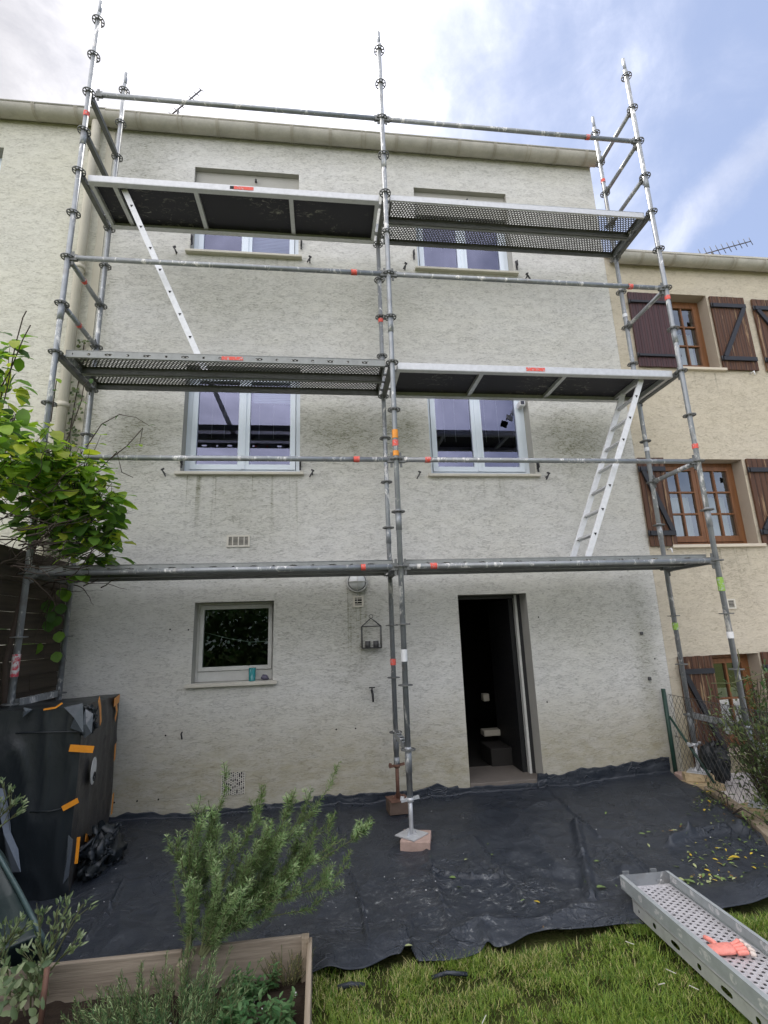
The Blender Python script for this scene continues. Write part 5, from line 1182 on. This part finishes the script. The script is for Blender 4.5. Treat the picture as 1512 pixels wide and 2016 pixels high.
tag(b.build('grass', GRASS), 'short green and yellowed grass in front of the sheeting', 'grass', kind='stuff')
b = MB()
for (px, py, ang) in ((1240, 1857, 2.5), (1321, 1913, 2.3), (1303, 1938, -.1), (1366, 1945, 2.3), (953, 2008, .9)):
    p = aZ(px, py, G+.03); L = rnd(.03, .05); b.bar((p.x-math.cos(ang)*L/2, p.y-math.sin(ang)*L/2, p.z), (p.x+math.cos(ang)*L/2, p.y+math.sin(ang)*L/2, p.z+.004), .003, .002)
tag(b.build('wood_splinters', M['sill']), 'pale splinters lying in the grass by the stacked planks', 'splinters', kind='stuff')
b = MB(); P_ = [aZ(850, 1925, G+.0), aZ(880, 1915, G+.02), aZ(920, 1918, G+.01)]; b.tube(P_, .010, 6); tag(b.build('plastic_offcut', M['sheet']), 'curled dark plastic offcut in the grass below the middle of the hem', 'offcut'); b = MB(); P_ = [aZ(665, 1945, G), aZ(690, 1938, G+.01), aZ(718, 1940, G)]; b.tube(P_, .012, 6)
tag(b.build('plastic_offcut', M['sheet']), 'flat dark plastic offcut in the grass near the bed board', 'offcut')

# ------------------------------------------------------------------ stacked planks and glove, lower right
pq = plank(('perf2', 'flange2')); pq.name = 'steel_plank'
c0 = aZ(1232, 1738, -2.05); c1 = aZ(1512, 1978, -2.05); ax_d = (c1-c0); ax_d.z = 0; ax_d.normalize(); rzp = math.atan2(ax_d.y, ax_d.x)
cross = Vector((-ax_d.y, ax_d.x, 0)); 
cen = c0 + ax_d*1.475 + cross*.158
pq.location = (cen.x, cen.y, G+.065); pq.rotation_euler = (0, 0, rzp); pq['label'] = 'lower grey steel plank of the pair lying on the lawn'; pq['group'] = 'steel planks stacked on the lawn'
p2 = copy_tree(pq); p2.name = 'steel_plank'; p2.location = (cen.x-ax_d.x*.05-cross.x*.008, cen.y-ax_d.y*.05, G+.136); p2.rotation_euler = (math.pi, 0, rzp); p2['label'] = 'upper upturned steel plank on the lawn carrying the pink glove'; p2['group'] = 'steel planks stacked on the lawn'
for ch in p2.children:
    if ch.name.startswith('side_flange'): ch.data = ch.data.copy(); ch.data.materials[0] = M['flange3']
pq.location.x += -cross.x*.012+ax_d.x*.05; pq.location.y += ax_d.y*.07
gl0 = aZ(1435, 1868, G+.125)
glv = empty('work_glove', (gl0.x, gl0.y, G+.108), 'pink rubber palmed work glove lying palm down on the upper plank', 'glove')
def skin(name, edges_pts, radii, edges, mt, parent, sub=2):
    me = bpy.data.meshes.new(name); me.from_pydata([tuple(p) for p in edges_pts], edges, []); o = bpy.data.objects.new(name, me); sc.collection.objects.link(o)
    me.materials.append(mt)
    s_ = o.modifiers.new('skin', 'SKIN'); s_.use_smooth_shade = True
    for i, r_ in enumerate(radii): me.skin_vertices[0].data[i].radius = (r_ if isinstance(r_, tuple) else (r_, r_))
    me.skin_vertices[0].data[0].use_root = True
    ss = o.modifiers.new('sub', 'SUBSURF'); ss.levels = sub; ss.render_levels = sub; o.parent = parent; return o
# glove axis: cuff at left, fingers to the right; u along, v across (towards the house)
gu = Vector((1, -.22, 0)).normalized(); gv = Vector((.22, 1, 0)).normalized()
def gp(u, v, h=0.): return gu*u+gv*v+Vector((0, 0, .012+h))
pts = [gp(-.02, 0, .006), gp(-.07, 0), gp(-.095, .0), gp(.02, .0, .008)]; rad = [(.042, .018), (.036, .016), (.040, .012), (.044, .017)]; ed = [(0, 1), (1, 2), (0, 3)]
skin('palm', pts, rad, ed, M['hand'], glv)
for k, (v, L, bend) in enumerate(((-.033, .055, -.2), (-.011, .066, -.05), (.012, .064, .06), (.034, .052, .25))):
    P_ = [gp(.02, v*.9, .004), gp(.045, v, .008), gp(.045+L*.5, v+bend*.02, .012+.004*k), gp(.045+L, v+bend*.05, .002)]
    skin('finger', P_[:3], [.011, .0115, .0105], [(0, 1), (1, 2)], M['hand'], glv)
    skin('fingertip', [P_[2], P_[2].lerp(P_[3], .6), P_[3]], [.0108, .0108, .009], [(0, 1), (1, 2)], M['hand_w'], glv)
P_ = [gp(-.04, .03, .004), gp(-.055, .06, .01), gp(-.075, .085, .012)]; skin('thumb', P_, [.014, .0125, .010], [(0, 1), (1, 2)], M['hand'], glv)

# ------------------------------------------------------------------ right boundary
sl_ = MB(); P_ = [(2.99, .95), (3.0, .75)]
te = empty('timber_edging', (2.9, .2, G), 'old timber sleepers edging the bed along the right boundary', 'edging')
b = MB(); b.bar((3.02, .58, G+.03), (2.83, -.22, G+.0), .09, .10); b.build('sleeper', M['bed_y'], te, bevel=.008)
b = MB(); b.bar((2.80, -.17, G+.03), (2.60, -.62, G+.03), .09, .10); b.build('sleeper', M['bed_y'], te, bevel=.008)
b = MB(); b.bar((3.0, .98, G+.05), (3.05, .72, G+.03), .10, .12); b.build('sleeper', M['block'], te, bevel=.012)
cf = empty('chain_link_fence', (3.0, .9, G), 'green wire chain link fence on the right boundary', 'fence')
b = MB(); b.tube([(2.995, .99, G), (2.995, .99, -1.27)], .022, 10); b.build('post', M['postgreen'], cf)
b = MB(); b.tube([(3.0, .96, -1.55), (3.08, .55, -2.1)], .012, 8); b.build('strut', M['postgreen'], cf)
def fpt(y, z): return (3.02+.03*(.98-y)*0+.1*max(0, .6-y)*0, y, z)
b = MB(); zt_, zb_ = -1.33, G+.03; H_ = zt_-zb_; y = .98+H_; pitch = .062
while y > -1.4-H_:
    for s_ in (-1, 1):
        ya, yb = y, y-H_*.0; 
        a = Vector((3.04, y, zt_)); c = Vector((3.04, y+s_*H_*.62, zb_)); 
        # clip to range
        def cut(a, c, lo=-1.5, hi=.98):
            if a.y > hi and c.y > hi or a.y < lo and c.y < lo: return None
            A_, C_ = a.copy(), c.copy()
            for (p, q) in ((A_, c), (C_, a)):
                if p.y > hi: t_ = (hi-p.y)/(q.y-p.y); p[:] = p.lerp(q, t_)
                if p.y < lo: t_ = (lo-p.y)/(q.y-p.y); p[:] = p.lerp(q, t_)
            return A_, C_
        r_ = cut(a, c)
        if r_ and (r_[0]-r_[1]).length > .02: b.tube([r_[0], r_[1]], .0019, 4, 0, False)
    y -= pitch
b.tube([(3.04, .98, zt_), (3.04, -1.5, zt_)], .003, 5); b.tube([(3.04, .98, -1.75), (3.04, -1.5, -1.75)], .0025, 5)
b.build('wire_mesh', M['wire'], cf)
# dark bag and pale heap beyond the fence
bag = empty('rubbish_bag', (3.35, .75, G+.03), 'dark plastic bag slumped against the neighbour wall behind the wire fence', 'bag'); crumple(bag, (3.28, .74, G+.22), (.10, .18, .22), 'body', M['wrap'], 5.1, .9)
b = MB(); b.box(3.42, 4.2, -.15, .35, G+.03, G+.50); b.box(3.5, 4.1, -.17, -.15, G+.1, G+.4); tag(b.build('white_crate', M['pvc'], bevel=.03), 'white garden chest behind the shrub and wire fence', 'chest')
def bush(name, lab, blobs, mats, L, asp, stems_from, wts, cat='shrub', n_st=26):
    r_ = empty(name, stems_from, lab, cat); tw = MB(); lf = MB(); s0 = Vector(stems_from)
    for (x, y, z, rx, ry, rz_, k) in blobs:
        c = Vector((x, y, z))
        for _ in range(max(3, k//22)):
            u = Vector((rnd(-1, 1), rnd(-1, 1), rnd(-.6, 1))); e = c+Vector((u.x*rx, u.y*ry, u.z*rz_)); m_ = s0.lerp(e, .5)+Vector((rnd(-.06, .06), rnd(-.06, .06), .05))
            tw.tube([s0, m_, e], [.006, .004, .002], 5, 0, False)
            for _ in range(22):
                p = m_.lerp(e, rnd(.0, 1.05))+Vector((rnd(-.07, .07), rnd(-.07, .07), rnd(-.07, .07))); l_ = L*rnd(.6, 1.2)
                lf.leaf(p, (e-m_).normalized()+Vector((rnd(-1, 1), rnd(-1, 1), rnd(-.9, .5))), (rnd(-.5, .5), rnd(-.5, .5), 1), l_, l_*asp*rnd(.8, 1.2), random.choices(range(len(mats)), wts)[0], False, .25, .2)
    tw.build('stem', M['twig'], r_); lf.build('foliage', mats, r_); return r_
bush('privet_shrub', 'loose dark leaved shrub growing through the wire fence at right', [(3.0, -.1, -1.4, .2, .3, .22, 420), (2.95, -.4, -1.65, .18, .25, .25, 700), (2.82, -.6, -1.88, .16, .22, .2, 520), (3.05, -.1, -1.75, .12, .3, .25, 300), (2.88, -.35, -2.02, .12, .2, .12, 220), (3.1, .3, -1.6, .1, .2, .15, 60), (2.98, .12, -1.45, .14, .15, .18, 160), (2.9, -.2, -1.85, .10, .2, .2, 260), (2.75, -.72, -1.55, .18, .2, .25, 300)], SHRUB, .055, .34, (2.95, -.35, G), (4, 3, 1))
bush('privet_shrub', 'lighter green shrub in front of the ground floor shutters of the beige house', [(3.4, .35, -1.4, .25, .2, .22, 420), (3.65, .3, -1.22, .25, .2, .22, 520), (3.35, .1, -1.2, .2, .2, .15, 200), (3.75, .2, -1.5, .3, .2, .3, 520)], [SHRUB[1], SHRUB[0], MINT[0]], .045, .45, (3.5, .35, G+.03), (3, 3, 2))
bush('ground_ivy', 'low leafy growth along the timber edging on the right', [(2.72, .25, G+.06, .14, .2, .05, 100), (2.6, -.45, G+.08, .14, .15, .07, 90), (2.95, .45, G+.1, .1, .15, .06, 60)], [SHRUB[1], SHRUB[0], FALL[0]], .04, .45, (2.75, 0., G+.02), (3, 3, 1))
# long pale canes arching out of the shrub
b = MB()
for pl in ([(1400, 1345), (1440, 1345), (1512, 1322)], [(1390, 1330), (1398, 1360), (1400, 1378)], [(1452, 1278), (1456, 1300), (1450, 1340)], [(1500, 1330), (1505, 1350), (1512, 1362)], [(1470, 1370), (1490, 1390), (1500, 1400)]): b.tube([aY(x, y, -.1) for x, y in pl], .004, 5, 0, False)
tag(b.build('bramble_cane', M['twig_g']), 'thin pale bramble canes arching across the shrub at right', 'cane')

hg = empty('added_hedge', (0, -14.5, G), 'long dense unseen hedge added behind the viewer to darken the window reflections', 'hedge'); q = MB()  # unseen hedge, added to darken what the panes mirror
for _ in range(9000):
    q.leaf((rnd(-9, 14), -14.5+rnd(-.5, .4), G+rnd(0, 2.7)+.4*noise.noise(Vector((_*.01, 0, 0)))), (rnd(-1, 1), rnd(-.3, 1), rnd(-1, 1)), (rnd(-1, 1), 1, .3), rnd(.16, .3), rnd(.1, .2), random.randrange(3), False)
q.build('foliage', [SHRUB[0], VINE[2], SHRUB[1]], hg)
# ------------------------------------------------------------------ trees across the garden, behind the viewer (mirrored in the panes)
for i, (x, y, h, r_) in enumerate(((1.5, -17, 6.0, 2.6), (6.5, -16, 7.0, 2.8), (11, -17, 6.5, 3.), (-4.5, -18, 5.0, 2.4))):
    t_ = empty('garden_tree', (x, y, G), 'broad green tree at the far end of the garden, number of trunks one, height about %d metres' % h, 'tree', 'trees at the end of the garden'); t_['label'] = ['leafy garden tree straight behind the viewer', 'tall leafy tree right behind the viewer', 'leafy tree far to the right behind the viewer', 'low leafy tree to the left behind the viewer'][i]
    q = MB(); q.tube([(x, y, G), (x+.1, y, G+h*.3), (x, y, G+h*.7)], [.18, .13, .06], 8)
    for k in range(7): a = k*.9; q.tube([(x, y, G+h*(.3+.05*k)), (x+math.cos(a)*r_*.6, y+math.sin(a)*r_*.6, G+h*(.5+.05*k))], [.07, .02], 6)
    q.build('trunk', M['twig'], t_); q = MB()
    for _ in range(2600):
        u = Vector((rnd(-1, 1), rnd(-1, 1), rnd(-1, 1)))
        if u.length > 1 or noise.noise(u*2.5+Vector((i*3, 0, 0))) < -.15: continue
        p = Vector((x+u.x*r_, y+u.y*r_*.8, G+h*.66+u.z*h*.36)); q.leaf(p, (rnd(-1, 1), rnd(-1, 1), rnd(-1, .4)), (rnd(-.5, .5), rnd(-.5, .5), 1), rnd(.2, .38), rnd(.12, .22), random.randrange(3), False)
    q.build('crown', [VINE[2], VINE[1], SHRUB[0]], t_)
